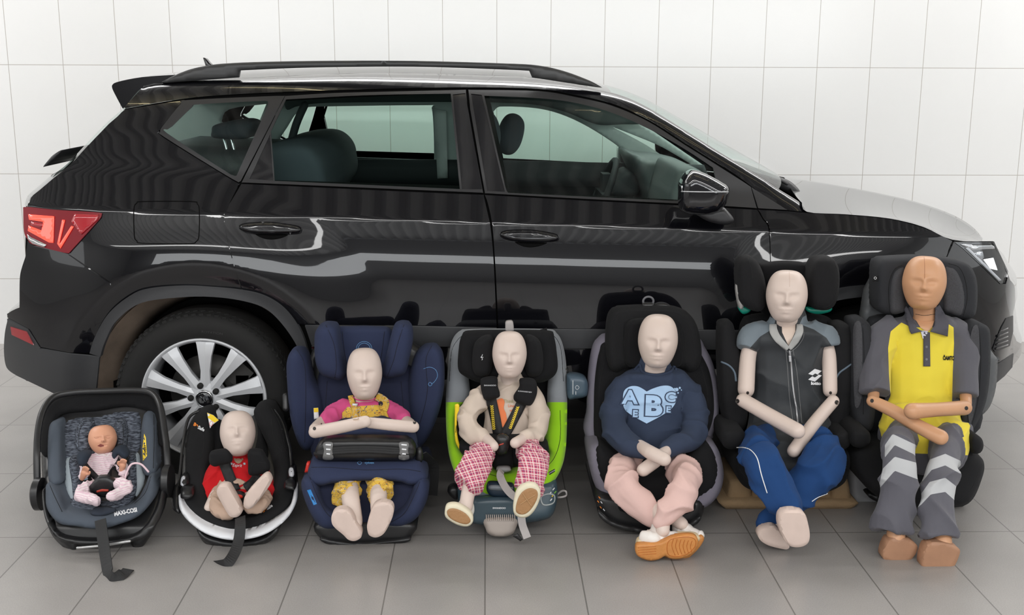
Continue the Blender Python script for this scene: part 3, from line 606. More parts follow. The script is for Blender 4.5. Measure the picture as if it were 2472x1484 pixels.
# underbody and wheel housings
mb = MB(); mb.box((.15, YC, .30), (3.3, 1.5, .12)); mb.out('underbody', gap_m, car, smooth=False)
liner = mat('dusty_wheel_housing', (.26, .20, .155), .95, 0, 0, .2, .8, 400, .5, 9)
def ring(cx, R, y, w, a0=0, a1=PI, n=40): return lathe([(R, y), (R, y+w), (R+.02, y+w), (R+.02, y)], n, 'Y', (cx, 0, WZ), a0, a1)
def wheel(cx, yf, sgn, full):
    """sgn=+1 outer face towards the camera"""
    def L(prof, seg=64): 
        V, F = lathe([(r_, h) for r_, h in prof], seg, 'Y', (0, 0, 0)); return V, F
    T = lambda V: [(cx+v[0], yf+sgn*v[1], max(0.001, WZ+v[2])) for v in V]
    wh = thing('wheel', None, None, (cx, yf, WZ)); wh.parent = car; wh.location = Vector((cx, yf, WZ))-car.location
    prof = [(.235, .012), (.245, .002), (.27, -.006), (.295, -.008), (.315, -.002), (.328, .008), (.338, .022), (.343, .04), (.345, .08), (.345, .13), (.343, .17), (.33, .2), (.30, .215), (.24, .21), (.232, .2)]
    V, F = L(prof, 96); ty = mesh('tyre', T(V), F, rub_m, wh)
    if full:
        mb = MB()
        for k in range(72):
            a = 2*PI*k/72; R_ = Matrix.Rotation(-a, 3, 'Y')
            for r_, y_, l in ((.334, .020, .026), (.3405, .05, .03)): 
                c = Vector((r_*math.cos(a), y_, r_*math.sin(a)))
                if WZ+c.z > .03: mb.box((cx+c.x, yf+sgn*c.y, WZ+c.z), (.010, l, .017), Matrix.Rotation(.5, 3, Vector((math.cos(a), 0, math.sin(a)))) @ R_)
        mb.out('tread_block', rub_m, ty, smooth=False)
    V, F = L([(.243, .004), (.2415, -.002), (.236, -.001), (.230, .010), (.224, .02), (.222, .06), (.215, .10), (.22, .19), (.235, .205)], 72); rim = mesh('rim', T(V), F, silver, wh)
    for k in range(10):
        a = math.radians(87+36*k); mbk = MB(); rad = Vector((math.cos(a), 0, math.sin(a))); tan = Vector((-math.sin(a), 0, math.cos(a))); fl = 1 if k % 2 else -1
        V = []; st = [(.045, .017, .017, .018), (.11, .016, .014, .012), (.17, .022, .020, .006), (.215, .031, .026, .006), (.228, .034, .030, .010)]
        for r_, wl, wr, h in st:
            for q, dy in ((-wl, .018), (-wl*.95, .003), (-wl*.15*1, -.004), (wr*.95, .004 if True else 0), (wr, .018), (wr*.6, .045), (-wl*.6, .045)):
                V.append(rad*r_+tan*q*1.22*(-fl)+Vector((0, h+dy, 0)))
        F = []
        for i in range(len(st)-1):
            for q in range(7): F.append((i*7+q, i*7+(q+1) % 7, (i+1)*7+(q+1) % 7, (i+1)*7+q))
        F += [tuple(range(7)), tuple((len(st)-1)*7+q for q in range(7))]
        mesh('spoke', [(cx+v.x, yf+sgn*v.y, WZ+v.z) for v in V], F, silver, rim, auto=.35)
    V, F = L([(.0, .010), (.034, .010), (.037, .014), (.062, .018), (.072, .028), (.072, .07)], 40); mesh('hub', T(V), F, silver, wh, auto=.6)
    V, F = L([(.0, .002), (.022, .003), (.029, .006), (.032, .012)], 32); cp = mesh('hub_cap', T(V), F, gloss_m, wh)
    V, F = L([(.030, .004), (.033, .003), (.035, .010)], 32); mesh('cap_ring', T(V), F, chrome, cp)
    if full:
        for poly in ([(-.023, .013), (-.012, .013), (-.006, -.007), (.001, -.007), (-.001, -.015), (-.015, -.015)], [(.023, -.013), (.012, -.013), (.006, .007), (-.001, .007), (.001, .015), (.015, .015)], [(-.008, .009), (-.003, .009), (.008, -.009), (.003, -.009)]):
            V = [(cx+x, yf-.001, WZ+z) for x, z in poly]+[(cx+x, yf+.008, WZ+z) for x, z in poly]; n = len(poly)
            mesh('emblem', V, [tuple(range(n)), tuple(range(2*n-1, n-1, -1))]+[(i, (i+1) % n, n+(i+1) % n, n+i) for i in range(n)], chrome, cp, smooth=False)
    for k in range(5):
        a = math.radians(105+72*k); V, F = lathe([(0, .002), (.009, .002), (.0115, .006), (.0115, .03)], 16, 'Y', (.053*math.cos(a), 0, .053*math.sin(a))); mesh('lug_bolt', T(V), F, rub_m, wh)
    V, F = L([(.07, .10), (.155, .10), (.155, .118), (.07, .118), (.07, .10)], 48); mesh('brake_disc', T(V), F, dkmetal, wh)
    mb = MB(); mb.box((cx+.11*sgn, yf+sgn*.10, WZ+.09), (.09, .05, .11), Matrix.Rotation(-.8, 3, 'Y')); mb.box((cx+.135*sgn, yf+sgn*.095, WZ+.05), (.05, .04, .05)); mb.out('brake_caliper', dkmetal, wh, smooth=False)
wheel(WX, 4.135, 1, True); wheel(WX+BASE, 4.135, 1, False); wheel(WX, 2*YC-4.135, -1, False); wheel(WX+BASE, 2*YC-4.135, -1, False)
for cx in (WX, WX+BASE):
    for y_ in (4.205, 5.875):
        s_ = 1 if y_ < 5 else -1; V, F = lathe([(.440, 0), (.395, s_*.09), (.355, s_*.20), (.36, s_*.205), (.405, s_*.09), (.450, 0)], 56, 'Y', (cx, y_, WZ), -.02, PI+.02); mesh('wheel_housing', V, F, liner, car)
    mb = MB(); mb.box((cx, 4.42, WZ+.12), (.9, .01, .62)); mb.out('housing_wall', gap_m, car, smooth=False)
# ------------------------------------------------------------------ people-like dummies, cloth and seat helpers
def tp(pts, flat=1.0, n=5, rnd=True, seg=16):
    """limb through picture-surveyed joints (x, y, depth, radius in picture units)"""
    P = [W(x, y, Y) for x, y, Y, r in pts]; r = [q[3]*mpp(q[2]) for q in pts]
    return tube(P, r, seg, (0, -1, 0), flat, rnd, n)
def head(cx, cy, w, h, Y, pitch=0.0, yaw=0.0, roll=0.0, face=1.0, mouth_open=0.0, depth=1.12):
    a = w/2*mpp(Y); c = h/2*mpp(Y); b = a*depth; nu, nv = 120, 90; V = []; F = []
    G = lambda x, z, cx_, cz, sx, sz: np.exp(-((x-cx_)/sx)**2-((z-cz)/sz)**2)
    Rm = Matrix.Rotation(yaw-math.atan2(W(cx, cy, Y).x, Y), 3, 'Z') @ Matrix.Rotation(roll, 3, 'Y') @ Matrix.Rotation(pitch, 3, 'X'); cen = W(cx, cy, Y)
    for j in range(nv+1):
        ph = -PI/2+PI*j/nv; z = math.sin(ph); rr = max(math.cos(ph), 0)**.62
        for i in range(nu):
            t = 2*PI*i/nu; x = math.cos(t)*rr; y = math.sin(t)*rr   # y>0 = face side
            k = 1-.11*float(1-sst(-.9, .1, z))
            X = x*k; Yy = y*(1-(.14 if y < 0 else .05)*float(1-sst(-1, .1, z))); d = 0
            if y > 0:
                m = y**.5
                d = m*face*(.20*G(x, z, 0, -.14, .13, .10)+.15*G(x, z, 0, .04, .085, .16)+.05*G(x, z, -.10, -.17, .08, .07)+.05*G(x, z, .10, -.17, .08, .07)-.12*G(x, z, .32, .08, .20, .09)-.12*G(x, z, -.32, .08, .20, .09)
                    +.05*G(x, z, 0, .24, .5, .08)+.07*G(x, z, 0, -.43, .30, .045)+.075*G(x, z, 0, -.545, .26, .05)-.06*G(x, z, 0, -.485, .34, .02)+.08*G(x, z, 0, -.78, .28, .13)-.05*G(x, z, 0, -.34, .3, .05)+.05*G(x, z, .42, -.22, .2, .2)+.05*G(x, z, -.42, -.22, .2, .2)
                    +.05*G(x, z, .32, .07, .10, .05)+.05*G(x, z, -.32, .07, .10, .05))
                if mouth_open: d -= mouth_open*G(x, z, 0, -.48, .17, .07)
            e = 0
            v = Vector((X*(1+e)*a, -(Yy+d)*b, z*c)); V.append(cen+Rm @ v)
    for j in range(nv):
        for i in range(nu): F.append((j*nu+i, j*nu+(i+1) % nu, (j+1)*nu+(i+1) % nu, (j+1)*nu+i))
    return V, F
def body(parts, m, parent, voxel=.004, sm=2, name='body', label=None):
    V, F, N = fuse(parts, voxel, sm); return mesh(name, V, F, m, parent, recalc=False, label=label)
def nz(p, s): return noise.noise(Vector(p)*s)
def garment(name, parts, m, parent, voxel=.006, sm=6, amp=.004, fr=11, zones=None, uv=None, label=None, aniso=(1, 1, 1)):
    V, F, N = fuse(parts, voxel, sm)
    if amp:
        an = np.array(aniso)
        w_ = [np.array([nz(p+11.3, fr*.6), nz(p+5.1, fr*.6), nz(p-4.2, fr*.6)])*.06 for p in V]; d = np.array([1.5*max(0, 1-abs(nz((p+w)*an+3.1, fr))*2.6)**2-.45+nz(p*an+7.7, fr*2.1)*.5 for p, w in zip(V, w_)]); V = V+N*(d*amp*1.35)[:, None]
    o = mesh(name, V, F, m, parent, recalc=False, label=label); P = px_of(V)
    for k, (zn, poly) in enumerate((zones or {}).items()):
        polys = poly if isinstance(poly[0][0], (tuple, list, np.ndarray)) else [poly]; best = np.full(len(P), -1e9)
        for q in polys:
            q = np.asarray(q, float); d = bdist(P, [q]); d = np.where(inside(P, q), d, -d); best = np.maximum(best, d)
        at = o.data.attributes.new(zn, 'FLOAT', 'POINT'); at.data.foreach_set('value', best.astype(np.float32))
    if uv:
        u, v = uv(P, V)
        for nm, a in (('pu', u), ('pv', v)): at = o.data.attributes.new(nm, 'FLOAT', 'POINT'); at.data.foreach_set('value', np.asarray(a, np.float32))
    return o
def srgb(h): h = h.lstrip('#'); return tuple(((int(h[i:i+2], 16)/255)/12.92 if int(h[i:i+2], 16)/255 <= .04045 else ((int(h[i:i+2], 16)/255+.055)/1.055)**2.4) for i in (0, 2, 4))
def zone_mat(name, base, zones, rough=.85, bump=.25):
    m = mat(name, base, rough, bump=bump, bscale=700, sheen=.15); nt = m.node_tree; b = nt.nodes['Principled BSDF']; prev = None
    for zn, col in zones:
        at = nt.nodes.new('ShaderNodeAttribute'); at.attribute_name = zn; g = nt.nodes.new('ShaderNodeMath'); g.operation = 'GREATER_THAN'; g.inputs[1].default_value = 0
        mx = nt.nodes.new('ShaderNodeMix'); mx.data_type = 'RGBA'; nt.links.new(at.outputs['Fac'], g.inputs[0]); nt.links.new(g.outputs[0], mx.inputs[0])
        if prev: nt.links.new(prev, mx.inputs[6])
        else: mx.inputs[6].default_value = (*m['rgb'], 1)
        mx.inputs[7].default_value = (*srgb(col), 1); prev = mx.outputs[2]
    nt.links.new(prev, b.inputs['Base Color']); return m
def cloth(name, col, rough=.9, **k): return mat(name, col, rough, bump=k.pop('bump', .35), bscale=k.pop('bscale', 650), sheen=.02, spec=.2, **k)
skin = mat('dummy_skin', (.64, .525, .465), .42, spec=.35, var=.04, vscale=6); skin_t = mat('tan_dummy_skin', (.56, .30, .165), .38, spec=.4, var=.12, vscale=9); doll_m = mat('doll_skin', (.66, .33, .21), .4, spec=.4, var=.08, vscale=14)
sole_m = mat('dummy_sole', (.62, .49, .43), .6, var=.08, vscale=30); wood_s = mat('tan_sole', (.36, .19, .11), .6, var=.2, vscale=20)
blk = cloth('black_fabric', (.008, .008, .009)); blk2 = cloth('black_fabric_soft', (.0115, .0115, .0125)); plas = mat('black_plastic', (.014, .014, .015), .35, spec=.5); web = mat('black_webbing', (.009, .009, .010), .6, bump=.5, bscale=900)
white_p = mat('white_plastic', (.72, .73, .76), .3); holem = mat('pivot_hole', (.02, .015, .012), .6); lbl_y = mat('yellow_label', (.85, .60, .02), .5); lbl_w = mat('white_label', (.8, .8, .8), .5); seam_d = mat('dark_stitching', (.006, .006, .007), .9); txt_w = mat('white_print', (.75, .76, .78), .6)
def hole(px, py, r, tgt, parent, m=None): return decal('pivot', [(px+r*math.cos(t), py+r*1.1*math.sin(t)) for t in np.linspace(0, 2*PI, 16, endpoint=False)], tgt, m or holem, parent, .0008, 3)
def sole(name, poly, Y, T, m, parent, r=.004, label=None): return slab(name, cr(poly, 5), Y, T, r, m, parent, 5, label=label, auto=.7)
def strap(name, pts, w, m, parent, t=.003, up=(0, -1, 0), label=None): return ribbon(name, [W(*p) for p in pts], w, t, m, parent, up, label)
def strapon(name, pts, wpx, tgt, m, parent, off=.002, step=7, thick=.002, label=None):
    """webbing laid on a surface along a path"""
    P = cr(pts, 8, False); t = np.gradient(P, axis=0); t /= np.linalg.norm(t, axis=1)[:, None]; n = np.stack([-t[:, 1], t[:, 0]], 1)
    w = np.interp(np.linspace(0, 1, len(P)), np.linspace(0, 1, len(np.atleast_1d(wpx))), np.atleast_1d(wpx)) if not np.isscalar(wpx) else np.full(len(P), wpx)
    return decal(name, np.vstack([P+n*w[:, None]/2, (P-n*w[:, None]/2)[::-1]]), tgt, m, parent, off, step, thick=thick, label=label)
def pillow(name, out, Y, T, m, parent, r=.03, dome=.0, step=7, seamp=None, label=None, holes=()):
    o = slab(name, cr(out, 6) if len(out) < 60 else out, Y, T, r, m, parent, step, dome=dome, label=label, holes=[cr(h, 6) for h in holes])
    for s in (seamp or []): seam('stitching', s, [o], .0011, seam_d, o)
    return o
def sneaker_foot(): pass
# ------------------------------------------------------------------ 1: grey infant carrier with newborn doll
def seat1():
    s = thing('infant_carrier', 'slate grey infant carrier with black carry handle holding the newborn doll', 'child car seat', tuple(FL(245, 1300)), 'child seats in a row')
    grey = cloth('slate_fabric', '#4c535d'); light = cloth('light_grey_fabric', '#98a2a9')
    mel = cloth('melange_fabric', '#464c58'); nt = mel.node_tree; b = nt.nodes['Principled BSDF']; tc = nt.nodes.new('ShaderNodeTexCoord'); mp = nt.nodes.new('ShaderNodeMapping'); mp.inputs['Scale'].default_value = (60, 60, 420); n = nt.nodes.new('ShaderNodeTexNoise'); n.inputs['Scale'].default_value = 1; n.inputs['Detail'].default_value = 3
    cr_ = nt.nodes.new('ShaderNodeValToRGB'); cr_.color_ramp.elements[0].position = .38; cr_.color_ramp.elements[1].position = .66; cr_.color_ramp.elements[0].color = (.022, .025, .035, 1); cr_.color_ramp.elements[1].color = (.15, .17, .21, 1)
    nt.links.new(tc.outputs['Object'], mp.inputs[0]); nt.links.new(mp.outputs[0], n.inputs['Vector']); nt.links.new(n.outputs['Fac'], cr_.inputs[0]); nt.links.new(cr_.outputs[0], b.inputs['Base Color'])
    R = ramp([(940, 3.96), (1000, 3.90), (1150, 3.66), (1270, 3.46), (1340, 3.43)])
    o = lambda d: (lambda x, y: R(x, y)+d)
    shell = slab('shell', cr([(112, 1010), (100, 1080), (102, 1160), (106, 1230), (122, 1285), (150, 1318), (186, 1340, 'c'), (191, 1318, 'c'), (245, 1318), (314, 1308, 'c'), (322, 1323, 'c'), (345, 1318), (372, 1275), (392, 1220), (399, 1170), (397, 1080), (385, 1000), (330, 960), (180, 962)], 5), lambda x, y: R(x, y)+.045, .095, .03, plas, s, 8)
    slab('base_rim', cr([(104, 1180), (112, 1240), (135, 1285), (175, 1300), (245, 1303), (310, 1296), (350, 1270), (380, 1215), (392, 1170), (396, 1190), (388, 1240), (360, 1290), (318, 1308), (245, 1315), (190, 1314), (140, 1300), (112, 1260), (102, 1210)], 4), o(.018), .06, .008, plas, s, 6)
    ch = mat('grey_steel', (.5, .5, .5), .3, .8); tubeo('front_bar', [W(187, 1322, 3.43), W(250, 1316, 3.43), W(313, 1306, 3.43)], .0045, ch, s)
    # inner bowl
    inner = slab('inner_shell', cr([(128, 1040), (150, 1005), (220, 990), (330, 985), (365, 1010), (370, 1120), (360, 1190), (310, 1240), (190, 1245), (140, 1210), (125, 1120)], 5), o(.085), .06, .02, blk, s, 9)
    pillow('side_wall', [(115, 1100), (118, 1030), (135, 1014), (149, 1018), (150, 1060), (153, 1130), (150, 1165), (120, 1166)], o(.0), .10, grey, s, .022)
    rw = pillow('side_wall', [(345, 1010), (352, 996), (368, 996), (378, 1020), (379, 1080), (377, 1140), (345, 1140), (340, 1060)], o(.0), .10, grey, s, .022, seamp=[[(371, 1000), (372, 1060), (370, 1130)]])
    lip = pillow('front_lip', [(110, 1185), (113, 1168), (128, 1166), (143, 1182), (158, 1228, 'c'), (200, 1232), (235, 1237), (280, 1232), (325, 1212), (350, 1172), (362, 1143), (374, 1141), (378, 1168), (370, 1205), (335, 1245), (285, 1266), (238, 1277), (185, 1270), (142, 1262), (114, 1228)], o(-.012), .10, grey, s, .024, seamp=[[(120, 1170), (133, 1200), (150, 1235)], [(365, 1148), (350, 1190), (325, 1215)]])
    text_decal('brand_lettering', 'MAXI-COSI', 303, 1235, 11, [lip], txt_w, lip, -.2, .82, bold=.045)
    hr = pillow('head_cushion', [(146, 1060), (147, 1028), (165, 1008), (195, 1002), (240, 999), (285, 988), (325, 987), (344, 1000), (347, 1050), (340, 1090), (310, 1100), (190, 1108), (152, 1108)], o(.035), .07, mel, s, .03)
    pillow('head_pad', [(182, 1075), (184, 1035), (196, 1016), (212, 1016), (224, 1024), (218, 1050), (216, 1088), (195, 1090)], o(.0), .06, mel, s, .02, seamp=[[(190, 1078), (192, 1040), (203, 1022)]])
    pillow('head_pad', [(276, 1050), (276, 1022), (288, 1014), (302, 1022), (305, 1060), (300, 1082), (284, 1084)], o(.0), .06, mel, s, .02, seamp=[[(296, 1024), (298, 1050), (295, 1078)]])
    pillow('body_cushion', [(152, 1150), (155, 1112), (168, 1099), (182, 1104), (190, 1140), (188, 1180), (178, 1215), (160, 1190)], o(.03), .06, light, s, .02)
    pillow('body_cushion', [(166, 1115), (175, 1100), (188, 1108), (194, 1150), (190, 1200), (178, 1200), (172, 1160)], o(.015), .06, mel, s, .016)
    pillow('body_cushion', [(312, 1110), (322, 1089), (338, 1094), (342, 1120), (352, 1136), (348, 1170), (330, 1200), (318, 1180), (315, 1140)], o(.03), .06, light, s, .02)
    pillow('body_cushion', [(308, 1110), (316, 1092), (328, 1100), (330, 1140), (330, 1180), (318, 1205), (308, 1190), (306, 1150)], o(.015), .06, mel, s, .016)
    pillow('seat_cushion', [(178, 1195), (215, 1205), (250, 1212), (285, 1205), (322, 1185), (318, 1210), (285, 1232), (240, 1240), (195, 1236), (170, 1222)], o(.02), .06, mel, s, .02)
    pillow('crotch_pad', [(218, 1240), (225, 1228), (250, 1224), (272, 1228), (278, 1234), (260, 1242), (240, 1246), (224, 1244)], o(-.018), .03, cloth('navy_pad', '#30353f'), s, .01)
    # canopy and handle
    pillow('canopy', [(94, 1070), (98, 1010), (122, 968), (175, 952), (250, 947), (342, 947), (374, 958), (390, 1000), (397, 1068), (384, 1074), (374, 1040), (372, 1000), (348, 988), (300, 980), (235, 990), (150, 1000), (128, 1040), (118, 1100), (102, 1096)], o(.02), .05, blk, s, .014)
    hp = [W(90, 1170, 3.70), W(89, 1100, 3.74), W(92, 1040, 3.80), W(104, 990, 3.86), W(130, 958, 3.92), W(180, 947, 3.95), W(250, 944, 3.96), (W(335, 943, 3.95)), W(370, 952, 3.92), W(388, 985, 3.86), W(397, 1040, 3.80), W(403, 1090, 3.74), W(405, 1140, 3.70)]
    V, F = tube(hp, .0125, 12, (0, -1, 0), .8); hd = mesh('carry_handle', V, F, plas, s)
    for x, y, w in ((92, 1192, 12), (403, 1161, 11)):
        mb = lathe([(0, -.0), (.05, 0), (.058, .006), (.058, .03), (0, .03)], 32, 'Y'); c = W(x, y, 3.68); V = [(c.x+v[1]*.9-.012, c.y+v[0]*.9, c.z+v[2]) for v in mb[0]]; mesh('handle_hub', V, mb[1], plas, hd, auto=.6)
    decal('airbag_label', [(348, 1046), (352, 1055), (355, 1100), (345, 1112), (344, 1080)], [rw], lbl_y, rw, .0012, 5)
    text_decal('warning_print', 'AIRBAG', 350, 1085, 5.5, [rw], seam_d, rw, PI/2-.1, .95, off=.003, bold=.02)
    # harness
    tg = [hr, inner]
    return s, R, inner
S1, R1, in1 = seat1()
def doll():
    d = thing('newborn_doll', 'newborn baby doll with closed eyes and open mouth in a pink-striped romper', 'doll', tuple(W(248, 1200, 3.66)), 'test dummies in child seats')
    R = R1; pk = mat('romper', (.80, .66, .68), .9); nt = pk.node_tree; b = nt.nodes['Principled BSDF']; tc = nt.nodes.new('ShaderNodeTexCoord'); wv = nt.nodes.new('ShaderNodeTexWave'); wv.inputs['Scale'].default_value = 55; wv.bands_direction = 'Z'; wv.inputs['Distortion'].default_value = 2; cr_ = nt.nodes.new('ShaderNodeValToRGB')
    cr_.color_ramp.elements[0].color = (.78, .70, .70, 1); cr_.color_ramp.elements[1].color = (.70, .48, .56, 1); nt.links.new(tc.outputs['Object'], wv.inputs['Vector']); nt.links.new(wv.outputs['Fac'], cr_.inputs[0]); nt.links.new(cr_.outputs[0], b.inputs['Base Color'])
    parts = [head(248, 1060, 68, 70, 3.78, -.35, .05, 0, .8, .14, 1.1), tp([(248, 1090, 3.80, 12), (246, 1130, 3.78, 22), (246, 1175, 3.72, 20)], .7)]
    # arms and hands with fingers
    def hand(cx, cy, Y, dx, dy, side):
        o = [tp([(cx-dx*14, cy-dy*14, Y+.01, 6), (cx, cy, Y, 8.5), (cx+dx*5, cy+dy*5, Y, 8)], .8)]
        px, py = -dy, dx
        for k, (off, L, cu) in enumerate(((-6.2, 10, .2), (-2.1, 12.5, .0), (2.1, 12, .1), (6, 9.5, .3))):
            bx, by = cx+dx*6+px*off, cy+dy*6+py*off
            o.append(tp([(bx, by, Y-.002, 2.7), (bx+dx*L*.5, by+dy*L*.5, Y-.012, 2.6), (bx+dx*L*.8+px*cu*2, by+dy*L*.8+py*cu*2, Y-.016, 2.3)], 1))
        o.append(tp([(cx+px*side*7, cy+py*side*7, Y-.004, 3.1), (cx+px*side*12+dx*3, cy+py*side*12+dy*3, Y-.010, 2.7), (cx+px*side*12+dx*8, cy+py*side*12+dy*8, Y-.014, 2.3)], 1)); return o
    parts += hand(203, 1142, 3.655, .35, -.94, 1)+hand(296, 1124, 3.66, .18, -.98, -1)
    V, F, N = fuse(parts, .0021, 1); bd = mesh('body', V, F, doll_m, d, recalc=False)
    decal('mouth', [(235, 1076), (242, 1071), (250, 1073), (251, 1077), (243, 1079)], [bd], mat('mouth_inside', (.22, .05, .04), .5), bd, .0006, 2.5)
    for x in (234, 262): seam('eyelid', [(x-7, 1055), (x-2, 1057.5), (x+5, 1056)], [bd], .0006, mat('eyelid_crease', (.36, .14, .09), .6), bd)
    for x in (245.5, 250): hole(x, 1064.5, 1.1, [bd], bd, bpy.data.materials['eyelid_crease'])
    rp = [tp([(248, 1096, 3.775, 20), (246, 1125, 3.755, 31), (244, 1160, 3.72, 33), (246, 1185, 3.69, 30)], .75), tp([(225, 1108, 3.76, 15), (208, 1125, 3.73, 14), (202, 1148, 3.68, 12)], 1), tp([(268, 1105, 3.76, 15), (292, 1120, 3.73, 13), (298, 1140, 3.67, 12)], 1),
          tp([(235, 1175, 3.68, 19), (205, 1180, 3.60, 18), (195, 1195, 3.56, 16), (215, 1203, 3.53, 13), (232, 1208, 3.50, 13)], 1), tp([(262, 1175, 3.68, 19), (292, 1168, 3.60, 18), (305, 1178, 3.56, 15), (285, 1192, 3.53, 13), (270, 1198, 3.50, 12)], 1)]
    g = garment('romper', rp, pk, d, .004, 4, .0025, 22)
    mb = cr([(232, 1094), (240, 1099), (250, 1097), (258, 1100), (266, 1093)], 6, False); seam('ruffle_collar', mb, [bd, g], .0032, mat('white_cotton', (.8, .72, .72), .9), d, .001)
    seam('blue_wristband', [(196, 1152), (204, 1157), (211, 1154)], [g], .004, mat('pale_blue_band', (.35, .5, .6), .8), d, 0)
    tubeo('pacifier_cord', [W(298, 1148, 3.64), W(300, 1160, 3.61), W(306, 1140, 3.62), W(318, 1120, 3.62), W(340, 1120, 3.62), (W(358, 1138, 3.62))], .0035, mat('pink_cord', (.75, .55, .6), .8), d)
    return d, bd, g
D1, bd1, rg1 = doll()
def seat1_harness():
    s = S1; tg = [rg1, in1]
    strapon('harness_strap', [(193, 1106), (207, 1125), (222, 1142), (236, 1156)], 15, tg, web, s, .003)
    strapon('harness_strap', [(300, 1090), (288, 1115), (272, 1138), (262, 1154)], 15, tg, web, s, .003)
    nv = cloth('navy_shoulder_pad', '#2b323d')
    for pts in ([(185, 1110), (187, 1096), (200, 1088), (214, 1092), (217, 1100), (210, 1112), (205, 1122), (192, 1124)], [(272, 1088), (280, 1078), (292, 1076), (304, 1086), (310, 1098), (300, 1108), (290, 1100), (283, 1098), (276, 1108), (270, 1100)]):
        pillow('shoulder_pad', pts, lambda x, y: R1(x, y)-.055, .05, nv, s, .015)
    b = pillow('buckle', [(214, 1176), (222, 1166), (236, 1150, 'c'), (258, 1149, 'c'), (275, 1160), (282, 1172), (266, 1190), (258, 1200), (242, 1198), (230, 1192), (217, 1184)], 3.585, .03, plas, s, .006)
    decal('release_button', [(233, 1184), (246, 1180), (262, 1181), (262, 1186), (246, 1186), (233, 1189)], [b], mat('red_button', (.45, .05, .03), .4), b, .001, 4, thick=.002)
    strapon('crotch_strap', [(246, 1196), (247, 1212), (247, 1228)], 17, tg, cloth('dark_pad', '#2a2e36'), s, .003)
    P = [(242, 1254, 3.44), (247, 1290, 3.41), (254, 1340, 3.36), (261, 1380, 3.30), (268, 1394, 3.26), (282, 1394, 3.26), (296, 1384, 3.28), (310, 1374, 3.33)]
    strap('adjuster_strap', P, .037, web, s, .003, (0, -1, .3)); 
seat1_harness()
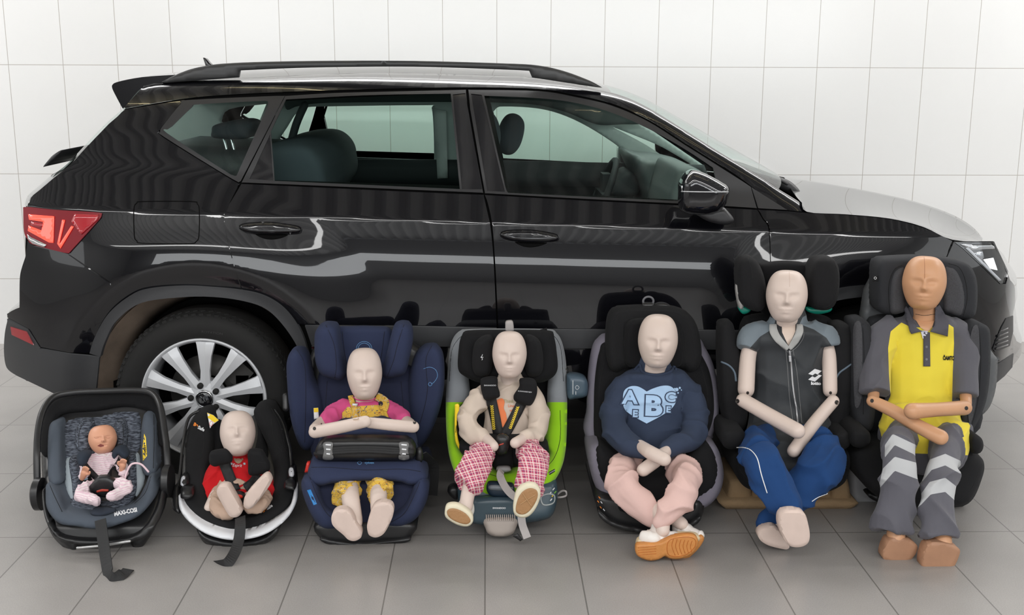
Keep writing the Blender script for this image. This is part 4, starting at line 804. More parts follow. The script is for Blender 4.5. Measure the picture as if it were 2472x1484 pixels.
# ------------------------------------------------------------------ 2: black infant seat with white rim
def seat2():
    s = thing('infant_carrier', 'black infant carrier with a curved white front rim holding the red-shirted dummy', 'child car seat', tuple(FL(570, 1300)), 'child seats in a row')
    R = ramp([(975, 3.98), (1050, 3.88), (1180, 3.68), (1300, 3.48), (1330, 3.47)]); o = lambda d: (lambda x, y: R(x, y)+d)
    slab('base', cr([(475, 1272), (500, 1290), (560, 1302), (630, 1296), (672, 1268), (668, 1290), (640, 1312), (590, 1325), (545, 1326), (500, 1314), (482, 1295)], 5), 3.50, .30, .03, plas, s, 7)
    slab('shell', cr([(440, 1195), (442, 1110), (455, 1030), (480, 996), (520, 1020), (600, 1010), (640, 976), (672, 995), (697, 1070), (713, 1170), (700, 1225), (640, 1275), (560, 1288), (480, 1262), (446, 1225)], 6), o(.06), .07, .03, plas, s, 9)
    slab('inner_liner', cr([(500, 1090), (520, 1030), (560, 1010), (620, 1010), (650, 1060), (664, 1150), (655, 1215), (590, 1252), (520, 1240), (492, 1180)], 6), o(.11), .05, .02, blk, s, 9)
    ring = [(446, 1150), (448, 1085), (460, 1025), (478, 994), (500, 989), (511, 1002), (517, 1035), (516, 1080), (508, 1120), (500, 1165), (506, 1205), (530, 1236), (565, 1250), (605, 1247), (640, 1222), (657, 1190), (662, 1140), (650, 1085), (632, 1045), (613, 1000), (620, 980), (640, 974), (662, 984), (680, 1020), (694, 1075), (704, 1130), (714, 1178), (700, 1222), (665, 1255), (610, 1280), (560, 1284), (500, 1268), (455, 1236), (434, 1198)]
    cv = slab('cover', cr(ring, 5), o(-.01), .12, .035, blk2, s, 7)
    seam('stitching', [(460, 1080), (478, 1030), (492, 1045), (488, 1100), (460, 1110), (452, 1106)], [cv], .0012, seam_d, cv); seam('stitching', [(655, 1010), (662, 1060), (680, 1088), (694, 1088)], [cv], .0012, seam_d, cv); seam('stitching', [(655, 985), (678, 1030), (690, 1090)], [cv], .0012, seam_d, cv)
    wr = slab('white_rim', cr([(431, 1196, 'c'), (436, 1196, 'c'), (448, 1224), (482, 1256), (530, 1278), (570, 1284), (620, 1277), (668, 1251), (700, 1221), (712, 1172, 'c'), (717, 1172, 'c'), (715, 1212), (692, 1252), (645, 1287), (592, 1302), (545, 1302), (495, 1287), (455, 1258), (434, 1228)], 6), o(-.022), .06, .010, white_p, s, 5)
    for pts in ([(436, 1190), (436, 1178), (450, 1174), (463, 1178), (465, 1198), (452, 1204), (437, 1202)], [(686, 1166), (692, 1158), (706, 1157), (712, 1168), (712, 1181), (700, 1182), (686, 1179)]): pillow('rim_end', pts, o(-.05), .05, plas, s, .012)
    for pts in ([(433, 1168), (436, 1151), (452, 1150), (453, 1172), (434, 1175)], [(694, 1152), (696, 1131), (709, 1130), (712, 1150), (706, 1156)]): pillow('handle_hub', pts, o(-.03), .06, plas, s, .01)
    for pts in ([(436, 1170), (438, 1152), (446, 1151), (444, 1171)], [(698, 1148), (698, 1131), (707, 1131), (709, 1149)]): pillow('release_button', pts, o(-.034), .02, mat('grey_button', (.55, .56, .60), .4), s, .005)
    pillow('side_disc', [(414, 1205), (420, 1175), (432, 1172), (436, 1235), (424, 1235), (416, 1225)], o(.0), .05, plas, s, .015)
    tubeo('handle_arm', [W(664, 990, 3.98), W(682, 1020, 3.95), W(697, 1070, 3.86), W(701, 1090, 3.82), W(703, 1130, 3.76)], .0055, plas, s)
    tubeo('handle_arm', [W(480, 992, 3.98), W(455, 1010, 3.95), W(442, 1070, 3.86), W(436, 1130, 3.78), W(430, 1180, 3.70)], .0055, plas, s)
    text_decal('brand_lettering', 'Be', 473, 1025, 8.5, [cv], mat('orange_print', (.85, .25, .03), .7), cv, .38, 1, bold=.05, off=.002); text_decal('brand_lettering', 'Safe', 486, 1034, 8.5, [cv], txt_w, cv, .45, .95, bold=.03, off=.002)
    text_decal('brand_lettering', 'Be', 638, 1231, 8, [cv], bpy.data.materials['orange_print'], cv, -.5, 1, bold=.05, off=.002); text_decal('brand_lettering', 'Safe', 650, 1223, 8, [cv], txt_w, cv, -.6, .95, bold=.03, off=.002)
    for pts in ([(510, 1085), (507, 1050), (513, 1020), (528, 1014), (538, 1030), (538, 1085), (525, 1095)], [(615, 1095), (622, 1050), (620, 1015), (632, 1020), (640, 1060), (645, 1100), (630, 1105)]): pillow('head_support', pts, o(.03), .05, blk, s, .018)
    lab = slab('warning_label', np.array([(500, 996), (515, 1002), (528, 1014), (512, 1026), (507, 1034)]), o(-.020), .002, 0, lbl_w, s, 5); decal('label_band', np.array([(500, 996), (515, 1002), (528, 1014), (518, 1020), (502, 1008)]), [lab], lbl_y, lab, .001, 5)
    seam('label_sign', [(506, 1021), (510, 1016), (514, 1021), (511, 1028), (507, 1027)], [lab], .0008, mat('red_sign', (.6, .05, .05), .6), lab, 0, True)
    return s, R, cv
S2, R2, cv2 = seat2()
def dummy2():
    d = thing('baby_dummy', 'bald baby test dummy in a red long-sleeved shirt with a bear print, feet raised', 'test dummy', tuple(W(575, 1200, 3.72)), 'test dummies in child seats')
    parts = [head(574, 1046, 87, 112, 3.74, -.45, -.04, 0, .9), tp([(572, 1085, 3.78, 24), (570, 1115, 3.78, 26), (570, 1180, 3.72, 35)], .8), tp([(520, 1195, 3.66, 15), (505, 1225, 3.60, 13)]),
             tp([(560, 1205, 3.66, 15), (555, 1215, 3.58, 15), (552, 1215, 3.52, 14)]), tp([(600, 1200, 3.66, 15), (612, 1195, 3.58, 15), (620, 1190, 3.52, 14)])]
    b = body(parts, skin, d, .0035)
    for i, p in enumerate(([(523, 1188), (528, 1173), (543, 1168), (556, 1176), (580, 1220), (584, 1236), (574, 1247), (560, 1248), (550, 1240), (530, 1205)], [(588, 1210), (596, 1190), (630, 1152), (645, 1144), (654, 1154), (652, 1170), (618, 1216), (602, 1228), (590, 1224)])):
        sole('sole', p, 3.50, .045, sole_m, d, .010)
    red_ = cloth('red_jersey', (.52, .012, .016))
    g = garment('red_shirt', [tp([(572, 1098, 3.775, 26), (572, 1120, 3.76, 40), (570, 1150, 3.74, 50), (570, 1185, 3.70, 50)], .7), tp([(535, 1120, 3.76, 22), (515, 1150, 3.73, 20), (506, 1185, 3.70, 20), (512, 1210, 3.66, 18)]), tp([(610, 1120, 3.76, 22), (635, 1150, 3.74, 20), (645, 1180, 3.70, 18), (645, 1200, 3.66, 15)])], red_, d, .005, 4, .004, 13)
    text_decal('printed_name', 'Esprit', 573, 1124, 10, [g], txt_w, g, .05, .9, shear=.3, off=.003)
    for p in ([(566, 1112), (568, 1108), (575, 1106), (582, 1108), (584, 1113), (575, 1119)],): decal('bear_print', cr(p, 4), [g], mat('bear_brown', (.35, .24, .16), .8), g, .003, 3)
    for x in (567, 585): hole(x, 1108, 2.5, [g], g, bpy.data.materials['bear_brown'])
    for x in (559, 590): decal('star_print', [(x+(4 if k % 2 else 1.8)*math.cos(k*PI/5), 1119+(4 if k % 2 else 1.8)*math.sin(k*PI/5)) for k in range(10)], [g], mat('star_blue', (.4, .6, .65), .8), g, .003, 3)
    bg = cloth('beige_ruffled_cotton', (.48, .34, .26))
    garment('beige_trousers', [tp([(540, 1178, 3.70, 22), (570, 1180, 3.68, 26), (600, 1180, 3.70, 22)], .7), tp([(530, 1190, 3.68, 22), (525, 1220, 3.60, 20), (540, 1236, 3.56, 18), (556, 1238, 3.55, 16)]), tp([(620, 1190, 3.68, 22), (640, 1205, 3.60, 18), (625, 1222, 3.57, 16), (603, 1224, 3.56, 15)])], bg, d, .004, 3, .0028, 22)
    return d, b, g
D2, bd2, rg2 = dummy2()
def seat2_harness():
    s = S2; tg = [rg2, bd2, cv2]
    strapon('harness_strap', [(541, 1115), (550, 1140), (560, 1165), (568, 1185)], 27, tg, web, s, .006); strapon('harness_strap', [(625, 1145), (612, 1165), (592, 1180)], 26, tg, web, s, .006)
    pillow('chest_pad', [(505, 1100), (510, 1090), (535, 1085), (550, 1086), (559, 1100), (558, 1116), (535, 1122), (518, 1126), (506, 1118)], 3.665, .04, blk2, s, .014)
    pillow('chest_pad', [(599, 1090), (612, 1084), (632, 1088), (645, 1110), (651, 1125), (648, 1138), (630, 1145), (602, 1146), (599, 1120)], 3.66, .04, blk2, s, .014, seamp=[[(608, 1140), (608, 1125), (622, 1116), (645, 1118)]])
    b = pillow('buckle', [(561, 1205), (563, 1192), (575, 1187), (589, 1193), (590, 1205), (585, 1222), (568, 1222)], 3.60, .03, plas, s, .008)
    decal('release_button', cr([(566, 1200), (568, 1195), (575, 1193), (584, 1195), (586, 1201), (576, 1203)], 4), [b], mat('red_buckle', (.75, .04, .02), .35), b, .001, 4, thick=.003)
    strapon('crotch_strap', [(576, 1215), (580, 1238), (580, 1252)], 20, tg, web, s, .004)
    strap('adjuster_strap', [(580, 1248, 3.50), (580, 1270, 3.46), (577, 1300, 3.44), (568, 1330, 3.40), (550, 1358, 3.36), (530, 1365, 3.37), (508, 1366, 3.42), (505, 1360, 3.44)], .036, web, s, .003, (0, -1, .3))
seat2_harness()
# ------------------------------------------------------------------ 3: navy seat with impact shield
def dummy_arms(d, items, m):
    pass
def seat3():
    s = thing('shield_child_seat', 'navy blue child seat with an impact shield across the lap', 'child car seat', tuple(FL(880, 1290)), 'child seats in a row')
    nv = cloth('navy_fabric', '#2f364f'); nv2 = cloth('navy_fabric_inner', '#272b3f'); sd = mat('navy_stitching', (.008, .009, .02), .9); lb = mat('light_blue_stitching', (.12, .28, .52), .7)
    def P(*a, **k):
        sp = k.pop('seamp', None); o = pillow(*a, **k)
        for q in (sp or []): seam('stitching', q, [o], .0012, sd, o)
        return o
    slab('base', cr([(772, 1262), (992, 1258), (991, 1296), (975, 1308), (925, 1311), (880, 1316), (800, 1313), (777, 1303)], 4), 3.53, .42, .02, plas, s, 8)
    slab('base_foot', cr([(776, 1300), (880, 1312), (985, 1300), (978, 1309), (925, 1312), (880, 1318), (800, 1315)], 4), 3.515, .1, .006, plas, s, 6)
    slab('back_shell', cr([(745, 900), (770, 830), (880, 800), (1000, 830), (1030, 900), (1010, 1080), (985, 1240), (780, 1240), (755, 1080)], 5), ramp([(800, 4.02), (1080, 3.96), (1240, 3.80)]), .07, .02, plas, s, 12)
    cen = P('back_cushion', [(770, 900), (800, 880), (960, 880), (1000, 900), (1010, 1000), (995, 1120), (770, 1120), (760, 1000)], ramp([(880, 3.97), (1120, 3.88)]), .06, nv2, s, .02, seamp=[[(790, 920), (785, 1000), (790, 1050)], [(968, 920), (975, 1000), (970, 1050)]])
    lw = P('side_wing', [(692, 905), (693, 870), (702, 848), (716, 841), (733, 848), (745, 868), (757, 920), (775, 950), (790, 1010), (782, 1060), (760, 1080), (735, 1086), (717, 1062), (700, 1000)], lambda x, y: 3.86+.0006*(x-690), .12, nv, s, .04, seamp=[[(716, 843), (735, 880), (738, 960), (735, 1080)]])
    rw = P('side_wing', [(1042, 833), (1058, 840), (1070, 865), (1072, 930), (1061, 990), (1038, 1048), (1012, 1082), (990, 1075), (985, 1020), (985, 950), (988, 905), (1000, 862), (1018, 840)], lambda x, y: 3.86+.0006*(1070-x), .12, nv, s, .04, seamp=[[(1042, 835), (1028, 870), (1032, 940), (1020, 1000), (1000, 1060)]])
    seam('blue_thread', [(1022, 890), (1038, 886), (1052, 893), (1056, 908), (1048, 922), (1041, 926)], [rw], .0011, lb, rw); seam('thread_badge', [(1034, 927), (1038, 922.5), (1043, 927), (1038, 931.5)], [rw], .0011, lb, rw, 0, True)
    hc = P('headrest_centre', [(803, 797), (850, 789), (900, 789), (943, 797), (948, 850), (928, 905), (830, 905), (808, 850)], ramp([(788, 3.99), (905, 3.95)]), .06, nv, s, .02, seamp=[[(826, 800), (832, 850), (840, 890)], [(928, 800), (922, 850), (915, 890)]])
    for pts, sm_ in (([(759, 825), (763, 797), (780, 784), (800, 785), (814, 797), (821, 840), (831, 885), (833, 905), (822, 918), (802, 914), (776, 904), (762, 875)], [(787, 785), (806, 830), (812, 880), (808, 912)]), ([(943, 812), (950, 790), (962, 782), (978, 782), (992, 793), (995, 825), (988, 865), (978, 900), (955, 910), (930, 912), (922, 896), (932, 860)], [(975, 784), (960, 830), (950, 870), (935, 908)])):
        P('headrest_wing', pts, 3.86, .14, nv, s, .04, seamp=[sm_])
    for r_ in (18, 14): seam('embroidered_ring', [(879+r_*1.05*math.cos(t), 842+r_*math.sin(t)) for t in np.linspace(PI, 2*PI, 8)], [hc], .0012, lb, hc)
    P('seat_cushion', [(727, 1172), (732, 1152), (752, 1142), (880, 1150), (1010, 1142), (1030, 1150), (1036, 1175), (1030, 1210), (1010, 1245), (980, 1266), (930, 1276), (870, 1280), (800, 1280), (772, 1274), (752, 1245), (735, 1205)], ramp([(1142, 3.62), (1200, 3.58), (1280, 3.52)]), .36, nv2, s, .05)
    b1 = P('seat_bolster', [(727, 1170), (733, 1154), (748, 1150), (764, 1162), (774, 1200), (790, 1225), (825, 1245), (830, 1268), (800, 1278), (775, 1272), (752, 1242), (735, 1204)], ramp([(1150, 3.54), (1280, 3.50)]), .10, nv, s, .035, seamp=[[(748, 1152), (765, 1195), (790, 1240), (822, 1262)]])
    b2 = P('seat_bolster', [(1036, 1176), (1030, 1158), (1018, 1150), (1004, 1160), (992, 1195), (975, 1222), (940, 1245), (935, 1268), (965, 1272), (990, 1262), (1012, 1243), (1030, 1208)], ramp([(1150, 3.54), (1280, 3.50)]), .10, nv, s, .035, seamp=[[(1018, 1152), (1000, 1195), (975, 1240), (940, 1262)]])
    st = decal('blue_sticker', [(741, 1183), (750, 1181), (765, 1216), (757, 1219)], [b1], mat('blue_sticker', (.02, .20, .52), .5), b1, .001, 5)
    return s, nv, lb, P, cen
S3, nv3, lb3, P3, cen3 = seat3()
def dummy3():
    d = thing('toddler_dummy', 'bald test dummy in a pink tee and yellow printed dungarees with bare forearms crossed', 'test dummy', tuple(W(880, 1150, 3.75)), 'test dummies in child seats')
    parts = [head(880, 902, 87, 128, 3.80, -.18, 0, 0, 1), tp([(880, 950, 3.84, 26), (880, 985, 3.84, 26), (880, 1100, 3.80, 40)], .8),
             tp([(812, 1000, 3.83, 18), (775, 1022, 3.74, 16), (760, 1036, 3.66, 15)]), tp([(760, 1042, 3.60, 16), (820, 1031, 3.56, 16), (882, 1017, 3.52, 15)]),
             tp([(945, 1000, 3.83, 18), (980, 1018, 3.74, 16), (995, 1028, 3.66, 14)]), tp([(998, 1030, 3.60, 15), (950, 1026, 3.57, 15), (893, 1020, 3.56, 14)]),
             tp([(845, 1150, 3.66, 20), (846, 1200, 3.52, 23), (856, 1250, 3.46, 20), (858, 1262, 3.44, 18)]), tp([(915, 1150, 3.66, 20), (914, 1195, 3.52, 22), (914, 1235, 3.47, 20), (914, 1250, 3.45, 18)])]
    b = body(parts, skin, d, .004)
    for x, y in ((759, 1034), (1001, 1019)): hole(x, y, 4, [b], b)
    hole(776, 1023, 2, [b], b)
    so = [sole('sole', [(801, 1262), (801, 1243), (812, 1231), (830, 1229), (846, 1237), (858, 1258), (872, 1280), (872, 1296), (858, 1305), (842, 1303), (828, 1290), (810, 1275)], 3.40, .045, sole_m, d, .006), sole('sole', [(887, 1280), (887, 1262), (898, 1228), (910, 1215), (928, 1212), (946, 1219), (950, 1238), (940, 1265), (926, 1288), (908, 1297), (892, 1292)], 3.41, .045, sole_m, d, .006)]
    pk = cloth('pink_jersey', (.62, .085, .24))
    t = garment('pink_tee', [tp([(880, 968, 3.86, 24), (880, 985, 3.84, 50), (880, 1020, 3.83, 62), (880, 1080, 3.81, 62)], .62), tp([(835, 985, 3.85, 24), (810, 998, 3.82, 25), (793, 1012, 3.78, 24), (788, 1022, 3.75, 22)]), tp([(925, 985, 3.85, 24), (950, 998, 3.82, 24), (968, 1008, 3.78, 22), (974, 1016, 3.75, 20)])], pk, d, .005, 4, .003, 14)
    seam('neck_band', [(852, 958), (862, 964), (880, 967), (898, 965), (910, 958)], [t, b], .0028, pk, t)
    yl = mat('yellow_print', (.68, .43, .06), .9, bump=.3, bscale=650); nt = yl.node_tree; bb = nt.nodes['Principled BSDF']; tc = nt.nodes.new('ShaderNodeTexCoord'); prev = None
    for i, (sc, lo, col) in enumerate(((42, .56, (.30, .06, .03)), (50, .60, (.12, .14, .10)), (38, .62, (.55, .50, .42)), (60, .64, (.03, .06, .20)))):
        n = nt.nodes.new('ShaderNodeTexNoise'); n.inputs['Scale'].default_value = sc; n.inputs['Detail'].default_value = 1; mp = nt.nodes.new('ShaderNodeMapping'); mp.inputs['Location'].default_value = (i*3.3, i*1.7, 0); g = nt.nodes.new('ShaderNodeMath'); g.operation = 'COMPARE'; g.inputs[1].default_value = lo; g.inputs[2].default_value = .010 if i != 2 else .016
        nt.links.new(tc.outputs['Object'], mp.inputs[0]); nt.links.new(mp.outputs[0], n.inputs['Vector']); nt.links.new(n.outputs['Fac'], g.inputs[0]); mx = nt.nodes.new('ShaderNodeMix'); mx.data_type = 'RGBA'; nt.links.new(g.outputs[0], mx.inputs[0])
        if prev: nt.links.new(prev, mx.inputs[6])
        else: mx.inputs[6].default_value = (.68, .43, .06, 1)
        mx.inputs[7].default_value = (*col, 1); prev = mx.outputs[2]
    nt.links.new(prev, bb.inputs['Base Color'])
    bibm = decal('dungaree_bib', [(826, 1010), (826, 996), (838, 982), (862, 980), (880, 979), (905, 977), (922, 978), (932, 990), (940, 1012), (905, 1022), (860, 1022), (830, 1020)], [t], yl, d, .003, 6, thick=.002)
    for p, w in (([(846, 954), (850, 970), (856, 985), (858, 1012)], 13), ([(908, 956), (922, 963), (930, 972), (925, 990)], 20)): strapon('dungaree_strap', p, w, [t, bibm, b], yl, bibm, .005)
    hole(919, 974, 5.5, [t, bibm] + [o for o in bibm.children], bibm, mat('navy_button', (.02, .02, .05), .3)); strapon('strap_slider', [(850, 976), (864, 976)], 5, [t, bibm]+list(bibm.children), txt_w, bibm, .006)
    garment('dungaree_legs', [tp([(850, 1130, 3.72, 26), (842, 1165, 3.62, 32), (832, 1195, 3.55, 36), (826, 1206, 3.53, 36)], .9, rnd=False), tp([(908, 1130, 3.72, 26), (914, 1165, 3.62, 32), (922, 1190, 3.55, 34), (926, 1200, 3.53, 33)], .9, rnd=False)], yl, d, .005, 2, .006, 16)
    return d, b, t
D3, bd3, te3 = dummy3()
def shield3():
    s = S3
    P3('shield_top', [(768, 1080), (776, 1048), (800, 1026), (845, 1014), (890, 1010), (935, 1013), (975, 1024), (998, 1045), (1006, 1080), (990, 1100), (780, 1100)], ramp([(1010, 3.72), (1100, 3.62)]), .12, nv3, s, .04)
    lo = P3('shield_lower', [(742, 1150), (748, 1122), (768, 1107), (880, 1110), (1000, 1106), (1020, 1120), (1033, 1148), (1022, 1164), (990, 1170), (960, 1162), (880, 1160), (805, 1166), (775, 1172), (748, 1165)], ramp([(1106, 3.61), (1170, 3.53)]), .14, nv3, s, .035, seamp=[[(752, 1128), (800, 1128), (880, 1134), (970, 1132), (1015, 1138)]])
    c = P3('shield_console', [(760, 1090), (772, 1068), (800, 1060), (880, 1058), (960, 1060), (990, 1066), (1003, 1085), (1000, 1102), (985, 1110), (880, 1111), (785, 1111), (764, 1106)], 3.585, .08, plas, s, .018)
    for o in (0, 5, 10): strapon('vehicle_belt', [(758, 1097-o*.2), (800, 1088+o-4), (880, 1084+o-4), (960, 1088+o-4), (1008, 1092)], 9, [c, lo], web, s, .004+o*.0002, 9)
    for x, a in ((792, .05), (975, -.05)): decal('clear_plate', cr([(x-11, 1068), (x+11, 1068), (x+10, 1088), (x+12, 1108), (x-12, 1108), (x-10, 1088)], 4), [c], mat('clear_plate', (.16, .16, .16), .25), c, .006, 5, thick=.002)
    for x in (792, 975):
        for k in range(3): strapon('plate_print', [(x-6+k, 1073+k*11), (x+7-k, 1074+k*11)], 3.5, [c], txt_w, c, .010, 4)
    text_decal('brand_lettering', 'cybex', 892, 1117, 7.5, [lo], lb3, lo, .01, 1.25, bold=.03); seam('brand_ring', [(868, 1113), (873, 1117), (868, 1121), (863, 1117)], [lo], .001, lb3, lo, 0, True)
    P3('belt_buckle', [(1004, 1088), (1012, 1080), (1020, 1092), (1020, 1112), (1010, 1118), (1004, 1108)], 3.62, .03, plas, s, .008)
    strap('belt_tail', [(1018, 1096, 3.63), (1034, 1110, 3.68), (1048, 1130, 3.72), (1044, 1195, 3.74)], .035, web, s); slab('belt_lock', np.array([(735, 1140), (740, 1118), (748, 1116), (748, 1140)]), 3.64, .03, .004, mat('red_lock', (.6, .03, .02), .4), s, 5)
    tubeo('belt_roll', [W(690, 955, 3.92), W(690, 985, 3.90)], .012, plas, s)
    lab = slab('warning_label', np.array([(757, 985), (768, 984), (770, 1010), (758, 1012)]), 3.84, .002, 0, lbl_w, s, 5); decal('label_band', np.array([(757, 985), (768, 984), (769, 994), (758, 995)]), [lab], lbl_y, lab, .001, 5)
shield3()
# ------------------------------------------------------------------ 4: green and grey seat on a base
def seat4():
    s = thing('swivel_child_seat', 'lime green and grey child seat on a blue-grey base with a pebble-coloured front foot', 'child car seat', tuple(FL(1220, 1280)), 'child seats in a row')
    gm = zone_mat('green_grey_fabric', '#83878c', [('green', '#92cc05')]); base_m = mat('blue_grey_plastic', (.045, .075, .095), .35); loop_m = mat('dark_blue_plastic', (.008, .022, .04), .35); peb = mat('pebble_plastic', (.46, .40, .36), .45); gstrap = cloth('grey_webbing', (.42, .39, .38))
    slab('base', cr([(1108, 1165), (1130, 1160), (1220, 1165), (1330, 1160), (1345, 1175), (1345, 1205), (1335, 1240), (1312, 1255), (1250, 1264), (1180, 1262), (1140, 1262), (1112, 1230), (1105, 1190)], 5), ramp([(1160, 3.60), (1264, 3.56)]), .40, .03, base_m, s, 8)
    fb = slab('front_fascia', cr([(1142, 1208), (1165, 1202), (1220, 1200), (1262, 1204), (1270, 1214), (1268, 1254), (1255, 1265), (1190, 1268), (1145, 1262), (1136, 1240)], 5), 3.535, .05, .015, base_m, s, 7)
    text_decal('brand_lettering', 'SWANDOO', 1205, 1226, 4.2, [fb], txt_w, fb, 0, 1.1, bold=.04)
    ft = slab('front_foot', cr([(1172, 1250), (1245, 1250), (1243, 1280), (1230, 1292), (1206, 1295), (1184, 1291), (1173, 1278)], 5), 3.52, .06, .018, peb, s, 6)
    for k in range(15): strapon('foot_rib', [(1174+k*4.9, 1240), (1174+k*4.9, 1258)], 2.2, [fb, ft], peb, ft, .004, 5, thick=.004)
    out = cr([(1076, 980), (1078, 930), (1083, 865), (1090, 828), (1105, 806), (1130, 799), (1225, 797), (1325, 799), (1345, 808), (1358, 830), (1366, 870), (1369, 930), (1369, 1000), (1366, 1080), (1355, 1130), (1332, 1168), (1300, 1190), (1240, 1203), (1165, 1196), (1115, 1165), (1090, 1120), (1079, 1060)], 5)
    hol = cr([(1130, 880), (1134, 940), (1131, 965), (1106, 990), (1101, 1040), (1112, 1082), (1140, 1112), (1180, 1131), (1225, 1136), (1285, 1124), (1325, 1098), (1316, 1070), (1321, 1000), (1322, 940), (1326, 880), (1300, 830), (1225, 820), (1155, 830)], 5)
    R = ramp([(797, 4.0), (960, 3.92), (1060, 3.78), (1136, 3.64), (1205, 3.56)])
    sh = slab('seat_shell', out, R, .10, .035, gm, s, 6, [hol])
    P = px_of([v.co+org(sh) for v in sh.data.vertices]); at = sh.data.attributes.new('green', 'FLOAT', 'POINT'); at.data.foreach_set('value', (P[:, 1]-970.5).astype(np.float32))
    slab('back_cushion', cr([(1120, 850), (1225, 830), (1335, 850), (1335, 1000), (1330, 1100), (1225, 1130), (1110, 1095), (1095, 1030), (1120, 960)], 5), lambda x, y: R(x, y)+.07, .06, .02, blk, s, 9)
    slab('seat_cushion', cr([(1112, 1075), (1180, 1060), (1280, 1060), (1322, 1075), (1318, 1100), (1285, 1120), (1225, 1130), (1150, 1118), (1120, 1100)], 5), 3.68, .12, .03, blk2, s, 8)
    seam('stitching', [(1085, 920), (1090, 850), (1105, 820), (1120, 808)], [sh], .0011, seam_d, sh); seam('stitching', [(1360, 920), (1355, 850), (1345, 820), (1330, 806)], [sh], .0011, seam_d, sh); seam('stitching', [(1105, 1050), (1118, 1090), (1150, 1130), (1200, 1150)], [sh], .0011, seam_d, sh); seam('stitching', [(1352, 990), (1352, 1060), (1335, 1110), (1300, 1140)], [sh], .0011, seam_d, sh)
    hr = pillow('headrest', [(1106, 890), (1107, 845), (1114, 815), (1132, 802), (1225, 800), (1325, 802), (1338, 815), (1344, 850), (1346, 890), (1332, 912), (1300, 924), (1262, 916), (1225, 912), (1190, 915), (1160, 924), (1122, 908)], ramp([(800, 3.88), (920, 3.84)]), .10, blk, s, .035)
    for pts in ([(1140, 880), (1145, 835), (1165, 815), (1188, 816), (1192, 860), (1180, 905), (1150, 905)], [(1312, 880), (1307, 835), (1290, 815), (1268, 816), (1264, 860), (1274, 905), (1302, 905)]): pillow('head_pad', pts, 3.815, .07, blk2, s, .02)
    hp = [o for o in s.children if o.name.startswith('head_pad')]
    seam('headrest_emblem', [(1165, 855), (1164, 858), (1162, 862), (1165, 866), (1163, 869)], hp, .0011, txt_w, hr, .001); seam('headrest_emblem', [(1160, 862), (1167, 862)], hp, .0011, txt_w, hr, .001)
    pillow('recline_handle', [(1175, 1184), (1177, 1168), (1190, 1165), (1225, 1168), (1240, 1172), (1242, 1196), (1225, 1202), (1188, 1198)], 3.545, .04, loop_m, s, .010); slab('handle_insert', cr([(1184, 1182), (1185, 1172), (1232, 1175), (1234, 1184)], 4), 3.54, .02, .003, mat('handle_grey', (.15, .17, .19), .4), s, 5)
    strap('top_loop', [(1222, 803, 3.94), (1221, 785, 3.95), (1224, 777, 3.95), (1233, 777, 3.955), (1237, 783, 3.96), (1237, 803, 3.97)], .012, gstrap, s, .003, (0, 0, 1)) if 0 else None
    slab('top_loop', cr([(1221, 802), (1220, 785), (1222, 777), (1234, 775), (1239, 780), (1240, 800), (1232, 800), (1226, 801)], 4), 3.93, .03, .004, gstrap, s, 4)
    slab('brand_tag', np.array([(1303, 796), (1320, 791), (1321, 797), (1304, 801)]), 3.99, .004, .001, seam_d, s, 4)
    tg = decal('brand_tag', np.array([(1325, 1139), (1339, 1131), (1340, 1138), (1327, 1146)]), [sh], seam_d, sh, .001, 4, thick=.001); text_decal('tag_print', 'SWANDOO', 1332.5, 1138.5, 2.8, [tg], txt_w, tg, -.5, .8, off=.002)
    lb_ = slab('airbag_label', cr([(1098, 985), (1099, 976), (1108, 976), (1108, 990), (1103, 1005), (1104, 1050), (1112, 1085), (1105, 1078), (1098, 1055)], 4), 3.73, .003, .0, lbl_y, s, 5); text_decal('warning_print', 'AIRBAG', 1101.5, 1035, 3.6, [lb_], seam_d, lb_, PI/2+.1, 1, bold=.02)
    ip = pillow('impact_pod', [(1369, 912), (1372, 907), (1395, 908), (1412, 914), (1419, 925), (1418, 950), (1412, 958), (1390, 962), (1371, 960)], 3.93, .08, mat('pod_blue', (.065, .10, .135), .4), s, .012)
    seam('pod_emblem', [(1389, 935), (1393, 930), (1398, 935), (1393, 940)], [ip], .0008, txt_w, ip, 0, True); strapon('pod_print', [(1383, 918), (1383, 952)], 1.4, [ip], txt_w, ip, .001, 3, .0005); strapon('pod_print', [(1390, 944), (1390, 953)], 1.4, [ip], txt_w, ip, .001, 3, .0005)
    slab('pod_mount', np.array([(1360, 890), (1372, 890), (1372, 980), (1360, 980)]), 3.97, .05, .01, plas, s, 8)
    seam('instruction_window', [(1306, 1200), (1322, 1192), (1338, 1196), (1335, 1214), (1312, 1218)], [o for o in s.children if o.name.startswith('base')], .003, mat('clear_plastic_grey', (.35, .38, .38), .2), s, .001, True)
    for k, (x, y, m_) in enumerate(((1328, 1190, txt_w), (1334, 1196, lbl_y), (1336, 1180, bpy.data.materials['led_white'] if 0 else txt_w), (1330, 1206, txt_w), (1340, 1188, mat('green_print', (.2, .5, .05), .6)))): strapon('instruction_print', [(x-2, y+3), (x+3, y-3)], 2.4, [o for o in s.children if o.name.startswith('base')], m_, s, .001, 4, .0006)
    P = [W(1340, 1199, 3.68), W(1352, 1200, 3.66), W(1366, 1196, 3.66), W(1366, 1186, 3.66), W(1356, 1185, 3.67), W(1342, 1196, 3.68)]; tubeo('pull_loop', P, .0035, gstrap, s, n=5)
    slab('latch_arm', cr([(1080, 1185), (1092, 1175), (1108, 1180), (1104, 1205), (1090, 1200)], 4), 3.72, .06, .01, plas, s, 5)
    return s, R, sh, gstrap
S4, R4, sh4, gs4 = seat4()
